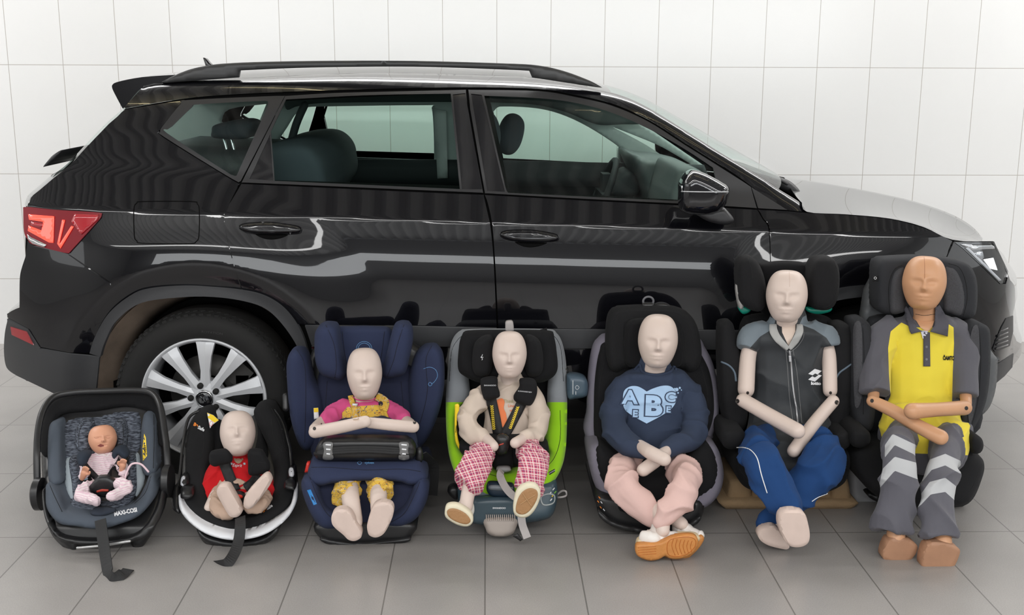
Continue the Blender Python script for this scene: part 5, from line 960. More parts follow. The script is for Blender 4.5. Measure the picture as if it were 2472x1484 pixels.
def shoe(d, name, solep, Y, T, upper, um, sm_, Ym=None, edge=None, rad=.008):
    o = thing(name, None, None, (0, 0, 0)); bpy.data.objects.remove(o)
    s1 = slab(name, cr(solep, 5), Y, T, rad, sm_, d, 4)
    return s1
def dummy4():
    d = thing('child_dummy', 'bald test dummy in a beige sweater and red-white plaid trousers', 'test dummy', tuple(W(1230, 1080, 3.80)), 'test dummies in child seats')
    parts = [head(1230, 856, 85, 116, 3.78, -.1, 0, 0, 1), tp([(1230, 900, 3.83, 24), (1230, 930, 3.84, 24), (1230, 1040, 3.80, 35)], .8), tp([(1160, 1045, 3.70, 13), (1178, 1063, 3.64, 14), (1191, 1077, 3.60, 14)]), tp([(1280, 1045, 3.70, 13), (1260, 1060, 3.64, 14), (1244, 1069, 3.60, 14)]),
             tp([(1140, 1150, 3.50, 20), (1130, 1190, 3.46, 18), (1124, 1225, 3.43, 18)]), tp([(1285, 1150, 3.50, 20), (1285, 1190, 3.46, 18)])]
    b = body(parts, skin, d, .004)
    be = cloth('beige_sweatshirt', (.60, .50, .42))
    g = garment('beige_sweater', [tp([(1230, 914, 3.85, 32), (1230, 932, 3.85, 52), (1230, 980, 3.84, 62), (1228, 1040, 3.81, 60), (1228, 1075, 3.79, 56)], .62), tp([(1185, 940, 3.85, 26), (1150, 970, 3.80, 27), (1128, 1010, 3.75, 27), (1140, 1045, 3.70, 25), (1165, 1056, 3.66, 19)]), tp([(1275, 940, 3.85, 26), (1295, 975, 3.80, 27), (1303, 1015, 3.75, 25), (1295, 1045, 3.70, 23), (1272, 1052, 3.66, 18)])], be, d, .005, 5, .0045, 12)
    orm = mat('orange_print2', (.75, .20, .07), .8); decal('orange_print', cr([(1198, 968), (1212, 961), (1218, 970), (1216, 985), (1222, 1000), (1222, 1025), (1200, 1030), (1199, 990)], 4), [g], orm, g, .003, 6)
    for k, (t_, y, x, w) in enumerate((('Think', 968, 1228, 8), ('Linen', 979, 1236, 7), ('will', 990, 1236, 7), ('find', 1001, 1238, 7))): text_decal('sweater_print', t_, x, y, w, [g], orm if k else mat('olive_print', (.4, .36, .18), .8), g, .02, .9, off=.004)
    pm = mat('plaid_cloth', (.50, .07, .12), .9, bump=.3, bscale=650); nt = pm.node_tree; bb = nt.nodes['Principled BSDF']; prev = None
    def N(op, a, c):
        n = nt.nodes.new('ShaderNodeMath'); n.operation = op
        for i, v in enumerate((a, c)):
            if isinstance(v, (int, float)): n.inputs[i].default_value = v
            else: nt.links.new(v, n.inputs[i])
        return n.outputs[0]
    A = {}
    for q in ('pu', 'pv'):
        at = nt.nodes.new('ShaderNodeAttribute'); at.attribute_name = q; A[q] = at.outputs['Fac']
    def stripe(q, per, ph, w): return N('LESS_THAN', N('FRACT', N('ADD', N('DIVIDE', A[q], per), ph), 0), w)
    for col, per, ph, w, f in (((.10, .05, .16), .021, .55, .10, 1), ((.78, .66, .64), .021, 0, .22, 1), ((.78, .66, .64), .021, .34, .10, 1)):
        for q in ('pu', 'pv'):
            mx = nt.nodes.new('ShaderNodeMix'); mx.data_type = 'RGBA'; nt.links.new(N('MULTIPLY', stripe(q, per, ph, w), .62), mx.inputs[0])
            if prev: nt.links.new(prev, mx.inputs[6])
            else: mx.inputs[6].default_value = (.50, .06, .12, 1)
            mx.inputs[7].default_value = (*col, 1); prev = mx.outputs[2]
    nt.links.new(prev, bb.inputs['Base Color'])
    def uvf(P, V):
        L = P[:, 0] < 1215; th = np.where(L, .28, -.12); u = V[:, 0]*np.cos(th)+V[:, 2]*np.sin(th); v = -V[:, 0]*np.sin(th)+V[:, 2]*np.cos(th)+.5*V[:, 1]; return u+.3*V[:, 1], v
    garment('plaid_trousers', [tp([(1195, 1080, 3.78, 30), (1165, 1092, 3.66, 34), (1150, 1120, 3.52, 42), (1135, 1155, 3.48, 41), (1120, 1172, 3.46, 38)], .85, rnd=False), tp([(1255, 1075, 3.78, 30), (1280, 1090, 3.66, 38), (1288, 1120, 3.52, 42), (1278, 1160, 3.48, 39), (1272, 1185, 3.46, 38)], .85, rnd=False), tp([(1190, 1062, 3.80, 24), (1225, 1065, 3.80, 26), (1262, 1062, 3.80, 24)], .8)], pm, d, .005, 3, .005, 12, uv=uvf)
    wc = cloth('white_canvas', (.74, .72, .66)); cream = mat('cream_rubber', (.70, .64, .48), .6); gum = mat('gum_rubber', (.36, .19, .08), .55, bump=.8, bscale=120)
    u1 = garment('canvas_shoe', [tp([(1124, 1220, 3.46, 20), (1126, 1235, 3.44, 20), (1110, 1240, 3.41, 17)], 1)], wc, d, .004, 3, .001)
    s1 = slab('shoe_sole', cr([(1074, 1232), (1080, 1220), (1098, 1217), (1118, 1224), (1138, 1240), (1142, 1258), (1130, 1270), (1108, 1268), (1085, 1256), (1075, 1246)], 5), 3.36, .035, .006, cream, u1, 4); decal('gum_tread', cr([(1079, 1234), (1088, 1227), (1105, 1229), (1125, 1240), (1136, 1256), (1126, 1265), (1104, 1260), (1084, 1248)], 5), [s1], gum, s1, .0015, 4, thick=.001)
    u2 = garment('canvas_shoe', [tp([(1284, 1190, 3.46, 22), (1280, 1205, 3.44, 22), (1270, 1220, 3.41, 22)], 1)], wc, d, .004, 3, .001)
    s2 = slab('shoe_sole', cr([(1239, 1232), (1243, 1200), (1252, 1180), (1272, 1169), (1292, 1170), (1304, 1184), (1303, 1205), (1290, 1232), (1272, 1248), (1250, 1247)], 5), 3.36, .035, .006, cream, u2, 4); decal('gum_tread', cr([(1245, 1230), (1250, 1205), (1262, 1186), (1280, 1178), (1296, 1184), (1297, 1202), (1284, 1226), (1268, 1240), (1252, 1240)], 5), [s2], gum, s2, .0015, 4, thick=.001)
    for q in ([(1254, 1218), (1272, 1206), (1292, 1194)], [(1262, 1190), (1272, 1206), (1284, 1222)]): seam('tread_line', q, [s2]+list(s2.children), .0012, mat('gum_light', (.5, .30, .14), .6), s2, .002)
    return d, b, g
D4, bd4, sw4 = dummy4()
def harness4():
    s = S4; tg = [sw4, bd4, sh4]; ylw = mat('yellow_thread', (.85, .62, .05), .7)
    for P, Q in (([(1178, 925), (1186, 965), (1196, 1010), (1203, 1050)], (1187, 980, 1192, 1035)), ([(1270, 925), (1262, 965), (1240, 1010), (1218, 1050)], (1250, 983, 1232, 1033))):
        st = strapon('harness_strap', P, 25, tg, web, s, .006); x0, y0, x1, y1 = Q
        for k in range(13):
            f = k/12; strapon('yellow_stitch', [(x0+(x1-x0)*f-3.5, y0+(y1-y0)*f-1.5), (x0+(x1-x0)*f, y0+(y1-y0)*f+1), (x0+(x1-x0)*f+3.5, y0+(y1-y0)*f-1.5)], 2.6, [st], ylw, st, .002, 3, .0008)
    a = pillow('chest_pad', [(1160, 930), (1164, 915), (1198, 912), (1202, 935), (1207, 955), (1196, 962), (1172, 966), (1164, 950)], 3.755, .045, blk2, s, .014); b = pillow('chest_pad', [(1254, 935), (1256, 916), (1290, 918), (1297, 945), (1285, 975), (1270, 978), (1246, 970), (1240, 958)], 3.755, .045, blk2, s, .014)
    text_decal('pad_print', 'SWANDOO', 1183, 930, 3.5, [a], txt_w, a, .0, 1.1); text_decal('pad_print', 'ALWAYS KIND NEW', 1267, 945, 3.2, [b], txt_w, b, .1, .8)
    b = pillow('buckle', [(1198, 1062), (1204, 1052), (1216, 1050), (1228, 1058), (1229, 1075), (1222, 1095), (1206, 1098), (1197, 1085)], 3.62, .04, plas, s, .01); decal('release_button', [(1204, 1072), (1216, 1069), (1216, 1072), (1204, 1076)], [b], bpy.data.materials['red_button'], b, .001, 3, thick=.002)
    pillow('crotch_pad', [(1195, 1078), (1232, 1076), (1236, 1100), (1236, 1130), (1195, 1132), (1192, 1105)], 3.65, .05, blk, s, .015)
    strap('adjuster_strap', [(1210, 1135, 3.60), (1208, 1150, 3.56), (1218, 1172, 3.53), (1232, 1190, 3.51), (1245, 1200, 3.50)], .026, gs4, s); strap('adjuster_strap', [(1258, 1240, 3.49), (1261, 1265, 3.48), (1268, 1285, 3.47), (1273, 1298, 3.465)], .026, gs4, s); slab('strap_end', np.array([(1238, 1294), (1250, 1288), (1262, 1302), (1256, 1306)]), 3.48, .006, .001, plas, s, 4)
    slab('strap_grommet', cr([(1198, 1135), (1204, 1129), (1228, 1129), (1233, 1136), (1216, 1140)], 4), 3.62, .03, .004, mat('grommet_grey', (.3, .3, .3), .5), s, 4)
harness4()
# ------------------------------------------------------------------ 5: black seat with mauve-grey trim
def seat5():
    s = thing('highback_child_seat', 'black child seat with mauve-grey edge trim and ring at the top of its headrest', 'child car seat', tuple(FL(1570, 1280)), 'child seats in a row')
    mv = cloth('mauve_grey_fabric', '#77737f'); R = ramp([(740, 4.02), (900, 3.99), (1060, 3.86), (1250, 3.58)])
    slab('base', cr([(1442, 1190), (1570, 1210), (1690, 1205), (1690, 1255), (1660, 1275), (1600, 1290), (1530, 1282), (1480, 1268), (1450, 1238)], 5), 3.58, .40, .03, plas, s, 9)
    slab('base_ring', cr([(1446, 1235), (1480, 1258), (1530, 1272), (1600, 1280), (1660, 1265), (1689, 1245), (1690, 1256), (1660, 1277), (1600, 1291), (1530, 1284), (1478, 1270), (1450, 1250)], 5), 3.56, .1, .006, plas, s, 7)
    slab('back_trim', cr([(1421, 1062), (1418, 990), (1421, 910), (1431, 845), (1446, 820), (1470, 808), (1570, 790), (1680, 815), (1700, 835), (1722, 880), (1734, 940), (1735, 1000), (1722, 1045), (1704, 1068), (1560, 1120)], 6), lambda x, y: R(x, y)-.03, .10, .03, mv, s, 9)
    bk = pillow('back_cushion', [(1437, 1062), (1434, 980), (1437, 910), (1447, 850), (1466, 824), (1570, 800), (1670, 818), (1690, 850), (1712, 895), (1722, 950), (1722, 1005), (1704, 1055), (1660, 1120), (1470, 1120)], lambda x, y: R(x, y)-.055, .06, blk, s, .02, seamp=[[(1450, 1055), (1447, 940), (1460, 870)], [(1700, 1040), (1708, 950), (1690, 880)]])
    hr = pillow('headrest', [(1463, 850), (1464, 790), (1472, 755), (1495, 742), (1560, 738), (1620, 740), (1660, 755), (1682, 785), (1693, 835), (1692, 872), (1680, 892), (1662, 897), (1645, 888), (1560, 885), (1508, 888), (1490, 897), (1472, 888)], ramp([(738, 3.93), (895, 3.89)]), .10, blk2, s, .035, seamp=[[(1475, 890), (1476, 800), (1485, 765), (1510, 752), (1620, 752), (1655, 770), (1672, 810), (1680, 880)], [(1508, 880), (1504, 800), (1512, 772), (1560, 766), (1625, 768), (1650, 800), (1656, 880)]])
    pillow('head_recess', [(1512, 880), (1510, 800), (1522, 775), (1560, 770), (1615, 773), (1640, 800), (1645, 880), (1580, 884)], 3.875, .06, blk, s, .02)
    for a in np.linspace(0, 1, 1):
        c = W(1565, 727, 3.98); V, F = sweep([c+Vector((math.cos(t)*.019, 0, math.sin(t)*.017)) for t in np.linspace(0, 2*PI, 24, endpoint=False)], circ(8, .0042), (0, -1, 0), None, True); mesh('tether_ring', V, F, mat('grey_ring', (.12, .12, .13), .5), s)
    slab('ring_mount', np.array([(1552, 732), (1578, 732), (1579, 744), (1551, 744)]), 3.965, .03, .004, plas, s, 5)
    slab('ring_cover', cr([(1578, 742), (1590, 733), (1610, 734), (1622, 745)], 4), 3.97, .04, .006, plas, s, 5)
    pillow('seat_trim', [(1419, 1100), (1422, 1078), (1436, 1068), (1452, 1070), (1500, 1110), (1570, 1150), (1650, 1110), (1690, 1072), (1712, 1066), (1730, 1078), (1742, 1110), (1747, 1150), (1737, 1190), (1714, 1217), (1688, 1230), (1640, 1245), (1560, 1256), (1500, 1240), (1478, 1226), (1450, 1196), (1430, 1155)], ramp([(1066, 3.72), (1250, 3.56)]), .22, mv, s, .04)
    ct = pillow('seat_cover', [(1437, 1110), (1436, 1082), (1450, 1073), (1466, 1084), (1500, 1112), (1570, 1130), (1650, 1112), (1682, 1080), (1702, 1070), (1720, 1082), (1733, 1118), (1734, 1150), (1722, 1180), (1690, 1205), (1680, 1235), (1620, 1248), (1560, 1256), (1510, 1242), (1484, 1226), (1486, 1196), (1462, 1180), (1444, 1145)], ramp([(1066, 3.70), (1250, 3.545)]), .20, blk, s, .035)
    lb_ = slab('airbag_label', np.array([(1455, 972), (1461, 966), (1460, 1000), (1458, 1040), (1450, 1050), (1449, 1046)]), 3.84, .003, 0, lbl_y, s, 5)
    for k, (x, y) in enumerate(((1447, 1200), (1452, 1212), (1450, 1224), (1458, 1230), (1444, 1210))): strapon('instruction_print', [(x-2, y-2), (x+2, y+3)], 2, [o for o in s.children if o.name.startswith(('base', 'seat_trim'))], txt_w if k % 2 else bpy.data.materials['orange_print'], s, .001, 4, .0006)
    return s
S5 = seat5()
def dummy5():
    d = thing('child_dummy', 'bald test dummy in a navy heart-print sweatshirt and pink trousers with white trainers', 'test dummy', tuple(W(1580, 1100, 3.78)), 'test dummies in child seats')
    b = body([head(1588, 823, 98, 132, 3.82, -.1, .03, .02, 1), tp([(1585, 875, 3.86, 28), (1580, 900, 3.87, 28), (1580, 1060, 3.84, 40)], .8), tp([(1545, 1075, 3.64, 15), (1570, 1092, 3.56, 18), (1603, 1108, 3.52, 18)]), tp([(1612, 1085, 3.66, 15), (1585, 1110, 3.60, 17), (1553, 1134, 3.56, 17)]),
              tp([(1590, 1230, 3.46, 20), (1598, 1260, 3.42, 20), (1600, 1280, 3.40, 18)]), tp([(1610, 1235, 3.50, 18), (1645, 1265, 3.46, 18)])], skin, d, .004)
    nav = cloth('navy_sweatshirt', '#343d50'); 
    g = garment('navy_sweatshirt', [tp([(1580, 886, 3.89, 46), (1580, 902, 3.89, 82), (1580, 950, 3.88, 88), (1580, 1020, 3.86, 92), (1580, 1080, 3.82, 94), (1580, 1110, 3.80, 86)], .55), tp([(1520, 925, 3.89, 32), (1492, 960, 3.85, 33), (1480, 1010, 3.80, 33), (1490, 1050, 3.72, 32), (1525, 1078, 3.66, 28), (1553, 1090, 3.62, 22)]), tp([(1640, 925, 3.89, 32), (1672, 965, 3.85, 33), (1680, 1015, 3.80, 33), (1668, 1055, 3.74, 30), (1635, 1075, 3.68, 25), (1607, 1090, 3.66, 21)])], nav, d, .005, 5, .0045, 10)
    seam('collar', [(1532, 893), (1545, 880), (1552, 898), (1585, 905), (1618, 897), (1626, 884), (1632, 893)], [g, b], .006, nav, g, .001)
    hb = mat('heart_blue', '#a9c6e4', .8); hn_ = mat('heart_navy', '#39465f', .8)
    H = cr([(1504, 972), (1506, 945), (1520, 933), (1538, 932), (1553, 939), (1561, 945, 'c'), (1575, 938), (1598, 931), (1618, 932), (1631, 944), (1634, 963), (1622, 985), (1595, 1004), (1561, 1022, 'c'), (1530, 1005), (1510, 990)], 5)
    h = decal('heart_print', H, [g], hb, g, .003, 5)
    for t_, x, y, hh, bo in (('A', 1521, 958, 34, .06), ('B', 1579, 979, 50, .07), ('C', 1619, 958, 24, .06), ('E', 1534, 998, 17, .05), ('E', 1614, 988, 15, .05)):
        a = text_decal('letter_outline', t_, x, y, hh+5, [g], hn_, h, .04, 1.15, off=.005, bold=bo+.03, cut=.15); text_decal('letter_print', t_, x, y, hh, [g], hb, h, .04, 1.13, off=.0065, bold=bo-.02, cut=.15)
    for x, y, r_ in ((1634, 940, 4), (1641, 936, 2.5), (1629, 938, 2), (1637, 948, 2), (1645, 941, 1.5), (1507, 975, 1.5)): hole(x, y, r_, [g], h, hb)
    pk = cloth('pink_cotton', (.66, .45, .41))
    garment('pink_trousers', [tp([(1530, 1115, 3.78, 34), (1508, 1130, 3.66, 40), (1500, 1160, 3.54, 40), (1530, 1200, 3.50, 36), (1570, 1240, 3.47, 30), (1588, 1256, 3.45, 22)], .9), tp([(1630, 1115, 3.78, 34), (1648, 1135, 3.66, 40), (1655, 1165, 3.50, 38), (1640, 1205, 3.44, 36), (1612, 1240, 3.42, 32), (1596, 1258, 3.41, 26)], .9), tp([(1520, 1100, 3.80, 30), (1580, 1104, 3.80, 30), (1645, 1100, 3.80, 30)], .8)], pk, d, .005, 4, .0075, 9)
    lea = mat('white_leather', (.74, .70, .66), .45, var=.05); gum = mat('orange_gum_sole', (.54, .22, .055), .5, bump=.9, bscale=90, var=.15, vscale=30); crm = mat('cream_midsole', (.75, .60, .38), .5)
    u = garment('trainer', [tp([(1590, 1280, 3.43, 22), (1595, 1290, 3.42, 24), (1575, 1298, 3.41, 22), (1630, 1300, 3.40, 18)], 1), tp([(1560, 1296, 3.40, 18), (1580, 1300, 3.39, 18)], 1)], lea, d, .004, 3, .002, 18)
    m1 = slab('midsole', cr([(1536, 1318), (1542, 1302), (1565, 1290), (1600, 1290), (1640, 1288), (1680, 1290), (1688, 1305), (1640, 1330), (1590, 1340), (1545, 1338)], 5), 3.385, .04, .01, crm, u, 5)
    s1 = slab('shoe_sole', cr([(1534, 1326), (1537, 1315), (1552, 1312), (1580, 1311), (1600, 1306), (1625, 1295), (1655, 1290), (1678, 1293), (1686, 1307), (1680, 1326), (1664, 1341), (1640, 1349), (1618, 1348), (1606, 1342), (1590, 1350), (1568, 1353), (1546, 1346), (1536, 1337)], 5), 3.355, .03, .006, gum, u, 4)
    gl = mat('gum_dark', (.42, .12, .015), .6)
    for k in range(6): seam('tread_line', [(1626+k*9, 1300+k*1), (1622+k*9, 1318), (1630+k*8, 1340-k*1.5)], [s1], .0011, gl, s1)
    for k in range(4): seam('tread_line', [(1540, 1322+k*6), (1560, 1320+k*6), (1584, 1318+k*6)], [s1], .0011, gl, s1)
    seam('tread_edge', [(1615, 1305), (1650, 1296), (1676, 1300), (1678, 1318), (1658, 1337), (1630, 1343), (1612, 1335)], [s1], .0013, gl, s1, 0, True)
    u2 = garment('trainer', [tp([(1640, 1275, 3.47, 20), (1665, 1285, 3.45, 18), (1690, 1292, 3.42, 12)], 1)], lea, d, .004, 3, .002, 18)
    s2 = slab('shoe_sole', cr([(1602, 1340), (1640, 1330), (1670, 1310), (1690, 1292), (1700, 1300), (1688, 1322), (1668, 1342), (1655, 1352), (1640, 1370), (1626, 1366), (1624, 1352)], 5), 3.395, .03, .006, gum, u2, 4)
    slab('buckle', cr([(1560, 1160), (1575, 1150), (1592, 1158), (1598, 1180), (1580, 1186), (1565, 1175)], 4), 3.66, .04, .01, plas, S5, 5); slab('release_button', cr([(1578, 1178), (1588, 1171), (1600, 1184), (1590, 1188)], 3), 3.655, .03, .004, mat('red_bright', (.8, .03, .02), .35), S5, 4)
    return d
dummy5()
# ------------------------------------------------------------------ 6: black booster on a pulp tray
def seat6():
    tr = thing('pulp_tray', 'brown moulded pulp packing tray standing under the black booster seat', 'packing tray', tuple(FL(1905, 1228)))
    pm = mat('pulp_cardboard', (.33, .22, .12), .95, bump=.9, bscale=160, var=.2, vscale=14)
    slab('tray_rim', cr([(1753, 1228, 'c'), (1757, 1205), (2050, 1208), (2053, 1228, 'c')], 3), 3.80, .30, .006, pm, tr, 9)
    for x, w in ((1785, 56), (1838, 44), (1890, 44), (1942, 44), (1988, 40), (2028, 46)): slab('tray_block', cr([(x-w/2, 1222), (x-w/2+3, 1165), (x-w/2+10, 1156), (x+w/2-10, 1156), (x+w/2-3, 1165), (x+w/2, 1222)], 4), 3.825, .26, .015, pm, tr, 8)
    s = thing('booster_seat', 'black high-back booster seat with grey piping and teal belt guides', 'child car seat', tuple(FL(1905, 1215)+Vector((0, 0, .1))), 'child seats in a row')
    R = ramp([(620, 4.04), (1040, 3.95), (1190, 3.78)]); tl = mat('teal_plastic', (.01, .24, .17), .25); pipe = mat('grey_piping', '#5a6875', .8); gl = mat('graphite_liner', '#25272b', .8)
    bk = pillow('back_cushion', [(1790, 790), (1830, 760), (1970, 760), (2020, 790), (2030, 900), (2020, 1050), (1790, 1050), (1780, 900)], lambda x, y: R(x, y)-.03, .07, blk, s, .02)
    w1 = pillow('side_wing', [(1735, 800), (1744, 780), (1757, 775), (1770, 783), (1780, 830), (1800, 900), (1805, 1000), (1792, 1040), (1762, 1035), (1745, 1000), (1736, 900)], lambda x, y: R(x, y)-.13, .12, blk2, s, .035)
    w2 = pillow('side_wing', [(2008, 800), (2018, 782), (2036, 779), (2054, 792), (2064, 840), (2063, 920), (2050, 1000), (2032, 1035), (2008, 1040), (1992, 1000), (1998, 900)], lambda x, y: R(x, y)-.13, .12, blk2, s, .035)
    seam('piping', [(1741, 873), (1760, 882), (1773, 898), (1777, 920)], [w1], .004, pipe, w1); seam('piping', [(2016, 918), (2026, 900), (2042, 888), (2060, 875)], [w2], .004, pipe, w2)
    pillow('headrest_centre', [(1832, 645), (1860, 634), (1900, 631), (1945, 636), (1962, 655), (1960, 700), (1955, 760), (1845, 760), (1838, 700)], 3.965, .07, blk, s, .025)
    for pts, q in (([(1782, 700), (1779, 665), (1784, 636), (1797, 622), (1813, 620), (1829, 632), (1843, 662), (1850, 700), (1849, 733), (1838, 750), (1818, 750), (1795, 738), (1784, 722)], [(1805, 622), (1815, 660), (1812, 720), (1822, 748)]), ([(1951, 700), (1954, 665), (1963, 636), (1978, 623), (1998, 620), (2016, 628), (2026, 655), (2026, 695), (2019, 728), (2004, 746), (1978, 748), (1958, 738)], [(1975, 745), (2005, 735), (2020, 700), (2022, 660), (2012, 628)])): pillow('headrest_wing', pts, 3.86, .13, blk2, s, .04, seamp=[q])
    slab('belt_guide', cr([(1783, 742), (1795, 736), (1812, 746), (1806, 755), (1792, 757)], 4), 3.93, .03, .005, tl, s, 5); slab('belt_guide', cr([(1947, 742), (1970, 742), (2006, 741), (2004, 752), (1975, 758), (1950, 752)], 4), 3.93, .03, .005, tl, s, 5)
    slab('headrest_shell', cr([(1778, 700), (1782, 690), (1796, 735), (1786, 745)], 3), 3.90, .05, .01, mat('grey_shell', (.35, .34, .33), .4), s, 5)
    pillow('seat_cushion', [(1772, 1110), (1780, 1080), (1830, 1060), (1990, 1060), (2040, 1080), (2052, 1110), (2047, 1148), (2030, 1172), (1985, 1190), (1905, 1196), (1845, 1190), (1800, 1176), (1778, 1148)], ramp([(1060, 3.76), (1190, 3.66)]), .34, blk, s, .045, seamp=[[(1780, 1100), (1790, 1140), (1830, 1175)]])
    for pts in ([(1742, 1060), (1745, 1040), (1765, 1034), (1795, 1040), (1798, 1070), (1770, 1084), (1748, 1078)], [(2008, 1075), (2012, 1050), (2030, 1040), (2048, 1045), (2052, 1070), (2040, 1084), (2018, 1084)]): pillow('armrest', pts, 3.70, .22, blk2, s, .03)
    for x in (1722, 2075): slab('latch_arm', cr([(x, 898), (x+40, 900), (x+40, 912), (x, 912)], 3), 4.0, .05, .006, mat('latch_grey%d' % x, (.35, .35, .36), .4), s, 6) if x < 2000 else None
    bx = slab('foam_block', np.array([(2060, 1128), (2115, 1128), (2118, 1214), (2060, 1214)]), 3.87, .22, .006, mat('pale_foam', (.30, .30, .31), .7), None, 8); tag(bx, 'pale grey foam block on the floor between the two rightmost seats', 'foam block')
    return s
S6 = seat6()
def dummy6():
    d = thing('youth_dummy', 'pale bald test dummy in a sleeveless black vest and blue tracksuit trousers', 'test dummy', tuple(W(1905, 1060, 3.85)), 'test dummies in child seats')
    b = body([head(1899, 715, 100, 128, 3.84, -.12, .02, 0, 1), tp([(1899, 770, 3.88, 30), (1899, 800, 3.89, 31), (1905, 860, 3.89, 50), (1905, 1040, 3.86, 50)], .7), tp([(1818, 825, 3.89, 18), (1806, 860, 3.87, 20), (1801, 940, 3.82, 21)], 1), tp([(1992, 825, 3.89, 17), (2001, 860, 3.87, 18), (2004, 942, 3.82, 18)], 1),
              tp([(1794, 966, 3.76, 18), (1860, 1004, 3.68, 19), (1925, 1040, 3.58, 20)], 1), tp([(2011, 968, 3.76, 16), (1965, 1022, 3.72, 17), (1916, 1088, 3.64, 17)], 1),
              tp([(1912, 1220, 3.46, 22), (1915, 1262, 3.42, 22)]), tp([(1870, 1250, 3.52, 20), (1872, 1285, 3.48, 20)])], skin, d, .004)
    for x, y in ((1780, 968), (2020, 971)): hole(x, y, 5, [b], b)
    for x, y in ((1805, 948), (2005, 948)): hole(x, y, 3.5, [b], b)
    seam('mould_line', [(1905, 655), (1906, 670), (1906, 692)], [b], .0006, mat('mould_line_pale', (.5, .36, .3), .5), b)
    sole('sole', [(1880, 1262), (1883, 1243), (1897, 1233), (1925, 1232), (1943, 1240), (1951, 1265), (1955, 1292), (1950, 1311), (1932, 1320), (1908, 1318), (1893, 1302), (1884, 1280)], 3.325, .05, sole_m, d, .007); sole('sole', [(1829, 1288), (1838, 1276), (1860, 1269), (1876, 1273), (1890, 1290), (1905, 1315), (1902, 1325), (1885, 1324), (1855, 1316), (1836, 1304)], 3.43, .045, sole_m, d, .007)
    vm = zone_mat('vest_nylon', '#25292d', [('grey_yoke', '#69747c'), ('open_neck', '#d9c6b8')], .6)
    v = garment('black_vest', [tp([(1903, 778, 3.90, 50), (1903, 800, 3.90, 98), (1905, 840, 3.90, 96), (1905, 900, 3.89, 92), (1905, 980, 3.87, 96), (1906, 1030, 3.84, 108), (1908, 1056, 3.81, 118)], .5, n=6), tp([(1850, 796, 3.90, 22), (1815, 812, 3.88, 28), (1803, 842, 3.86, 26)], .9, rnd=False), tp([(1955, 796, 3.90, 22), (1990, 810, 3.88, 27), (2001, 836, 3.86, 24)], .9, rnd=False)], vm, d, .005, 4, .005, 8,
        zones={'grey_yoke': [np.array([(1700, 700), (1872, 770), (1868, 792), (1835, 812), (1812, 838), (1796, 862), (1700, 880)]), np.array([(2080, 700), (1938, 765), (1930, 782), (1965, 795), (1995, 815), (2010, 838), (2060, 900)])], 'open_neck': np.array([(1884, 700), (1922, 700), (1920, 800), (1904, 836), (1888, 802)])})
    rib = cloth('grey_rib', (.40, .40, .39)); strapon('collar', [(1866, 782), (1868, 800), (1880, 820), (1903, 842)], [17, 20, 18, 10], [v, b], rib, v, .008, 5, .005); strapon('collar', [(1930, 782), (1930, 800), (1920, 822), (1905, 842)], [14, 18, 17, 10], [v, b], rib, v, .008, 5, .005)
    
    strapon('zip', [(1906, 845), (1910, 880), (1914, 930), (1922, 985), (1926, 1020)], 4.5, [v], mat('zip_metal', (.35, .35, .36), .35, .6), v, .002, 4, .002); strapon('zip_pull', [(1907, 858), (1908, 874)], 6, [v], silver, v, .005, 4, .003)
    ln = mat('grey_topstitch', (.22, .22, .22), .8)
    for q in ([(1914, 842), (1924, 900), (1930, 960), (1936, 1020)], [(1897, 842), (1902, 900), (1906, 960), (1914, 1015)], [(1860, 790), (1866, 812), (1884, 835), (1903, 850)], [(1938, 786), (1940, 812), (1926, 835), (1908, 850)], [(1958, 1055), (1985, 1060), (2015, 1052), (2020, 1040)]): seam('topstitch', q, [v], .0009, ln, v)
    for k, q in enumerate(([(1951, 902), (1967, 890), (1984, 895), (1968, 908)], [(1951, 916), (1968, 902), (1984, 906), (1967, 921)])): decal('diamond_logo', np.array(q), [v], txt_w, v, .003+.0005*k, 4)
    decal('diamond_cutout', np.array([(1960, 907), (1968, 901), (1976, 905), (1967, 911)]), [v], bpy.data.materials['vest_nylon'], v, .0045, 4)
    text_decal('brand_lettering', 'lotto', 1970, 925, 8, [v], txt_w, v, .03, 1.25, off=.003, bold=.07)
    bl = cloth('blue_tracksuit', '#1f3f6e', bump=.2)
    t = garment('blue_trousers', [tp([(1850, 1060, 3.80, 50), (1822, 1085, 3.64, 44), (1840, 1120, 3.50, 48), (1870, 1165, 3.46, 50), (1900, 1215, 3.42, 42), (1917, 1243, 3.40, 30)], .85), tp([(1955, 1060, 3.80, 50), (1990, 1085, 3.66, 48), (1985, 1125, 3.56, 52), (1945, 1170, 3.54, 46), (1905, 1215, 3.53, 42), (1865, 1250, 3.51, 36), (1850, 1268, 3.50, 26)], .85), tp([(1850, 1065, 3.82, 38), (1905, 1068, 3.82, 40), (1960, 1065, 3.82, 38)], .8)], bl, d, .005, 4, .009, 8)
    wp = mat('white_piping', (.8, .8, .8), .7); seam('side_piping', [(1778, 1080), (1795, 1080), (1812, 1086), (1828, 1106), (1838, 1145), (1852, 1190)], [t], .0018, wp, t); seam('side_piping', [(1960, 1210), (1975, 1200), (1998, 1191)], [t], .0018, wp, t)
    return d
dummy6()
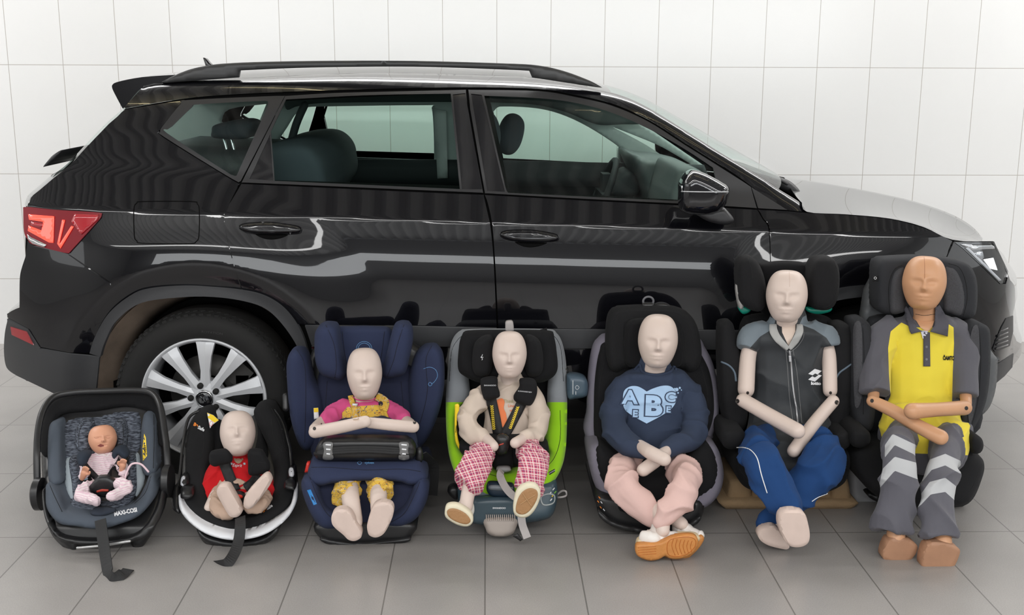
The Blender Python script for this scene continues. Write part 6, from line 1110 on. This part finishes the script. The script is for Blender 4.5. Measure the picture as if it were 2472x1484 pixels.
# ------------------------------------------------------------------ 7: dark heather booster, tallest dummy
def seat7():
    s = thing('booster_seat', 'charcoal high-back booster seat with heather-grey head pads beside the headlamp', 'child car seat', tuple(FL(2225, 1222)+Vector((0, 0, .02))), 'child seats in a row')
    he = cloth('heather_grey', '#47474a', var=.35, vscale=260); ch = cloth('charcoal_fabric', '#2f3033'); R = ramp([(618, 4.0), (1040, 3.92), (1190, 3.78)])
    slab('base', cr([(2100, 1190), (2220, 1200), (2340, 1190), (2335, 1215), (2300, 1226), (2200, 1222), (2120, 1212)], 4), 3.80, .24, .02, plas, s, 8)
    slab('back_shell', cr([(2090, 700), (2230, 640), (2400, 856), (2408, 864), (2405, 930), (2390, 980), (2362, 1010), (2330, 1040), (2110, 1040)], 4), 4.01, .06, .015, mat('grey_shell_plastic', (.11, .115, .12), .4), s, 9)
    bk = pillow('back_cushion', [(2090, 790), (2140, 760), (2310, 760), (2350, 790), (2360, 900), (2350, 1050), (2090, 1050), (2082, 900)], lambda x, y: R(x, y)-.02, .06, ch, s, .02)
    w1 = pillow('side_wing', [(2056, 800), (2060, 776), (2075, 770), (2092, 774), (2104, 800), (2112, 900), (2112, 1000), (2100, 1040), (2070, 1030), (2056, 980), (2054, 880)], lambda x, y: R(x, y)-.12, .14, ch, s, .03, seamp=[[(2082, 772), (2086, 860), (2084, 1000)]])
    w2 = pillow('side_wing', [(2330, 800), (2340, 782), (2362, 779), (2384, 788), (2391, 812), (2390, 900), (2380, 970), (2358, 1022), (2336, 1048), (2318, 1040), (2320, 900)], lambda x, y: R(x, y)-.12, .14, ch, s, .03, seamp=[[(2362, 782), (2368, 860), (2362, 960), (2345, 1030)]])
    decal('heather_panel', cr([(2345, 800), (2362, 790), (2364, 870), (2358, 960), (2340, 1025), (2336, 900)], 4), [w2], he, w2, .005, 5); decal('heather_panel', cr([(2060, 790), (2078, 780), (2082, 860), (2080, 960), (2064, 980), (2060, 880)], 4), [w1], he, w1, .005, 5)
    hr = pillow('headrest', [(2114, 735), (2114, 680), (2117, 642), (2128, 626), (2160, 621), (2230, 619), (2290, 624), (2335, 637), (2354, 662), (2360, 700), (2357, 750), (2346, 767), (2326, 770), (2290, 762), (2230, 750), (2175, 752), (2150, 760), (2122, 752)], 3.88, .13, ch, s, .04)
    seam('stitching', [(2178, 640), (2160, 650), (2147, 680), (2145, 720), (2150, 755)], [hr], .0014, seam_d, hr); seam('stitching', [(2290, 636), (2315, 645), (2330, 675), (2335, 720), (2325, 765)], [hr], .0014, seam_d, hr)
    for pts in ([(2150, 752), (2148, 700), (2156, 660), (2172, 646), (2186, 650), (2186, 740), (2172, 756)], [(2278, 650), (2292, 644), (2312, 655), (2326, 690), (2330, 730), (2320, 760), (2295, 756), (2276, 740)]): pillow('head_pad', pts, 3.865, .06, he, s, .02)
    tgp = slab('brand_tag', np.array([(2107, 667), (2119, 665), (2119, 679), (2107, 680)]), 3.89, .006, .001, seam_d, s, 4); seam('tag_emblem', [(2110, 671), (2113, 668), (2116, 671), (2113, 674)], [tgp], .0009, txt_w, tgp, 0, True)
    pillow('seat_cushion', [(2058, 1110), (2062, 1085), (2100, 1065), (2225, 1060), (2330, 1075), (2365, 1100), (2376, 1120), (2372, 1150), (2348, 1205), (2310, 1224), (2230, 1224), (2150, 1215), (2095, 1180), (2066, 1140)], ramp([(1060, 3.75), (1220, 3.62)]), .36, blk2, s, .045, seamp=[[(2368, 1120), (2345, 1180), (2310, 1210)]])
    for pts in ([(2052, 1060), (2056, 1040), (2075, 1034), (2098, 1042), (2100, 1068), (2080, 1080), (2058, 1076)], [(2338, 1072), (2344, 1055), (2358, 1050), (2371, 1060), (2374, 1080), (2364, 1094), (2345, 1092)]): pillow('armrest', pts, 3.68, .24, blk2, s, .028)
    slab('belt_lock', np.array([(2362, 1112), (2368, 1108), (2368, 1122), (2362, 1122)]), 3.75, .02, .003, lbl_y, s, 4)
    return s
S7 = seat7()
def dummy7():
    d = thing('youth_dummy', 'tan bald test dummy in a yellow and grey polo shirt, tallest of the row', 'test dummy', tuple(W(2225, 1060, 3.80)), 'test dummies in child seats')
    b = body([head(2231, 683, 103, 132, 3.82, -.12, .02, 0, 1), tp([(2232, 738, 3.86, 29), (2233, 765, 3.87, 29), (2228, 800, 3.88, 38), (2226, 1030, 3.84, 50)], .7), tp([(2106, 968, 3.70, 15), (2160, 994, 3.64, 17), (2220, 1030, 3.57, 18), (2270, 1055, 3.52, 20)], 1), tp([(2328, 984, 3.68, 19), (2265, 988, 3.60, 18), (2202, 992, 3.54, 21)], 1),
              tp([(2112, 900, 3.87, 16), (2108, 966, 3.76, 14)]), tp([(2330, 900, 3.87, 16), (2332, 975, 3.74, 14)]), tp([(2165, 1230, 3.46, 24), (2164, 1270, 3.42, 23), (2162, 1300, 3.40, 24)]), tp([(2272, 1250, 3.42, 24), (2275, 1310, 3.36, 24)])], skin_t, d, .004)
    for x, y in ((2105, 967), (2333, 985)): hole(x, y, 4.5, [b], b)
    ml = mat('mould_line_tan', (.36, .15, .07), .5); seam('mould_line', [(2231, 619), (2232, 640), (2232, 672)], [b], .0008, ml, b); seam('mould_line', [(2210, 758), (2232, 761), (2256, 758)], [b], .0010, holem, b)
    sole('sole', [(2130, 1345), (2136, 1315), (2145, 1302), (2165, 1298), (2195, 1302), (2214, 1316), (2213, 1332), (2200, 1350), (2185, 1361), (2155, 1358)], 3.37, .05, wood_s, d, .006); sole('sole', [(2225, 1368), (2228, 1335), (2238, 1315), (2255, 1308), (2290, 1312), (2316, 1325), (2314, 1345), (2300, 1372), (2282, 1382), (2250, 1380)], 3.32, .05, wood_s, d, .006)
    pm = zone_mat('polo_pique', '#54535a', [('yellow_panel', '#e4d03e')])
    g = garment('polo_shirt', [tp([(2225, 758, 3.90, 45), (2225, 780, 3.90, 92), (2224, 820, 3.90, 92), (2224, 900, 3.88, 90), (2224, 980, 3.85, 94), (2228, 1025, 3.80, 110), (2235, 1050, 3.77, 112)], .52, n=6), tp([(2165, 790, 3.90, 36), (2130, 815, 3.89, 38), (2118, 870, 3.85, 38), (2114, 915, 3.81, 38), (2114, 948, 3.78, 38)], .9, rnd=False), tp([(2285, 790, 3.90, 36), (2315, 815, 3.89, 38), (2325, 870, 3.85, 36), (2328, 920, 3.81, 34), (2328, 955, 3.78, 33)], .9, rnd=False)], pm, d, .005, 3, .004, 8,
        zones={'yellow_panel': np.array([(2176, 778), (2150, 800), (2144, 840), (2146, 900), (2150, 955), (2140, 975), (2110, 990), (2090, 1090), (2380, 1100), (2350, 1040), (2325, 1000), (2298, 985), (2300, 900), (2303, 830), (2302, 790), (2290, 782), (2262, 790), (2200, 790)])})
    cm = cloth('grey_collar', '#525158')
    decal('neck_opening', [(2208, 768), (2258, 768), (2250, 790), (2238, 802), (2222, 790)], [g], skin_t, g, .004, 5)
    decal('collar', [(2180, 735), (2190, 740), (2212, 790), (2222, 797), (2228, 799), (2200, 806), (2196, 800)], [g, b], cm, g, .012, 5, thick=.004); decal('collar', [(2258, 742), (2268, 735), (2291, 775), (2288, 812), (2284, 811), (2245, 800), (2256, 785)], [g, b], cm, g, .012, 5, thick=.004)
    decal('placket', [(2229, 800), (2245, 802), (2246, 884), (2229, 884)], [g], cm, g, .003, 5, thick=.002); decal('placket_lining', [(2222, 797), (2240, 799), (2238, 806), (2228, 818)], [g], mat('lining_white', (.65, .65, .75), .8), g, .005, 4)
    for y in (837, 867): hole(2237, y, 2.8, [g]+[o for o in g.children if o.name.startswith('placket')], g, mat('snap_button', (.15, .15, .17), .3))
    text_decal('club_lettering', 'ÖAMTC', 2290, 863, 13, [g], seam_d, g, .03, .55, off=.003, bold=.05)
    gm = zone_mat('work_trousers', '#54535b', [('band', '#b3b4b6')], .8)
    Z = [[(2136, 1074), (2155, 1047), (2212, 1074), (2231, 1099), (2229, 1124), (2206, 1096), (2160, 1074), (2136, 1104)], [(2131, 1131), (2160, 1102), (2214, 1117), (2219, 1158), (2160, 1136), (2120, 1182)], [(2226, 1142), (2244, 1109), (2282, 1095), (2319, 1112), (2320, 1144), (2282, 1123), (2249, 1134), (2226, 1163)], [(2219, 1198), (2244, 1163), (2282, 1153), (2313, 1177), (2312, 1214), (2282, 1187), (2247, 1193), (2216, 1226)]]
    t = garment('work_trousers', [tp([(2175, 1045, 3.78, 50), (2168, 1070, 3.62, 50), (2172, 1110, 3.48, 48), (2168, 1170, 3.45, 46), (2160, 1230, 3.43, 48), (2156, 1280, 3.41, 56)], .75, rnd=False, n=6), tp([(2275, 1050, 3.78, 52), (2285, 1085, 3.62, 52), (2274, 1130, 3.50, 44), (2266, 1190, 3.44, 46), (2264, 1250, 3.39, 46), (2266, 1296, 3.36, 48)], .75, rnd=False, n=6), tp([(2150, 1040, 3.81, 34), (2225, 1046, 3.81, 36), (2310, 1045, 3.81, 34)], .8)], gm, d, .005, 3, .008, 7, zones={'band': [np.array(z) for z in Z]}, aniso=(1, 1, .7))
    return d
dummy7()

ty_ = [o for o in bpy.data.objects if o.name.startswith('tyre')][0]
text_decal('sidewall_lettering', 'ROTATION', 512, 803, 5.5, [ty_], mat('sidewall_grey', (.03, .03, .03), .5), ty_, .10, 1.3, off=.001)
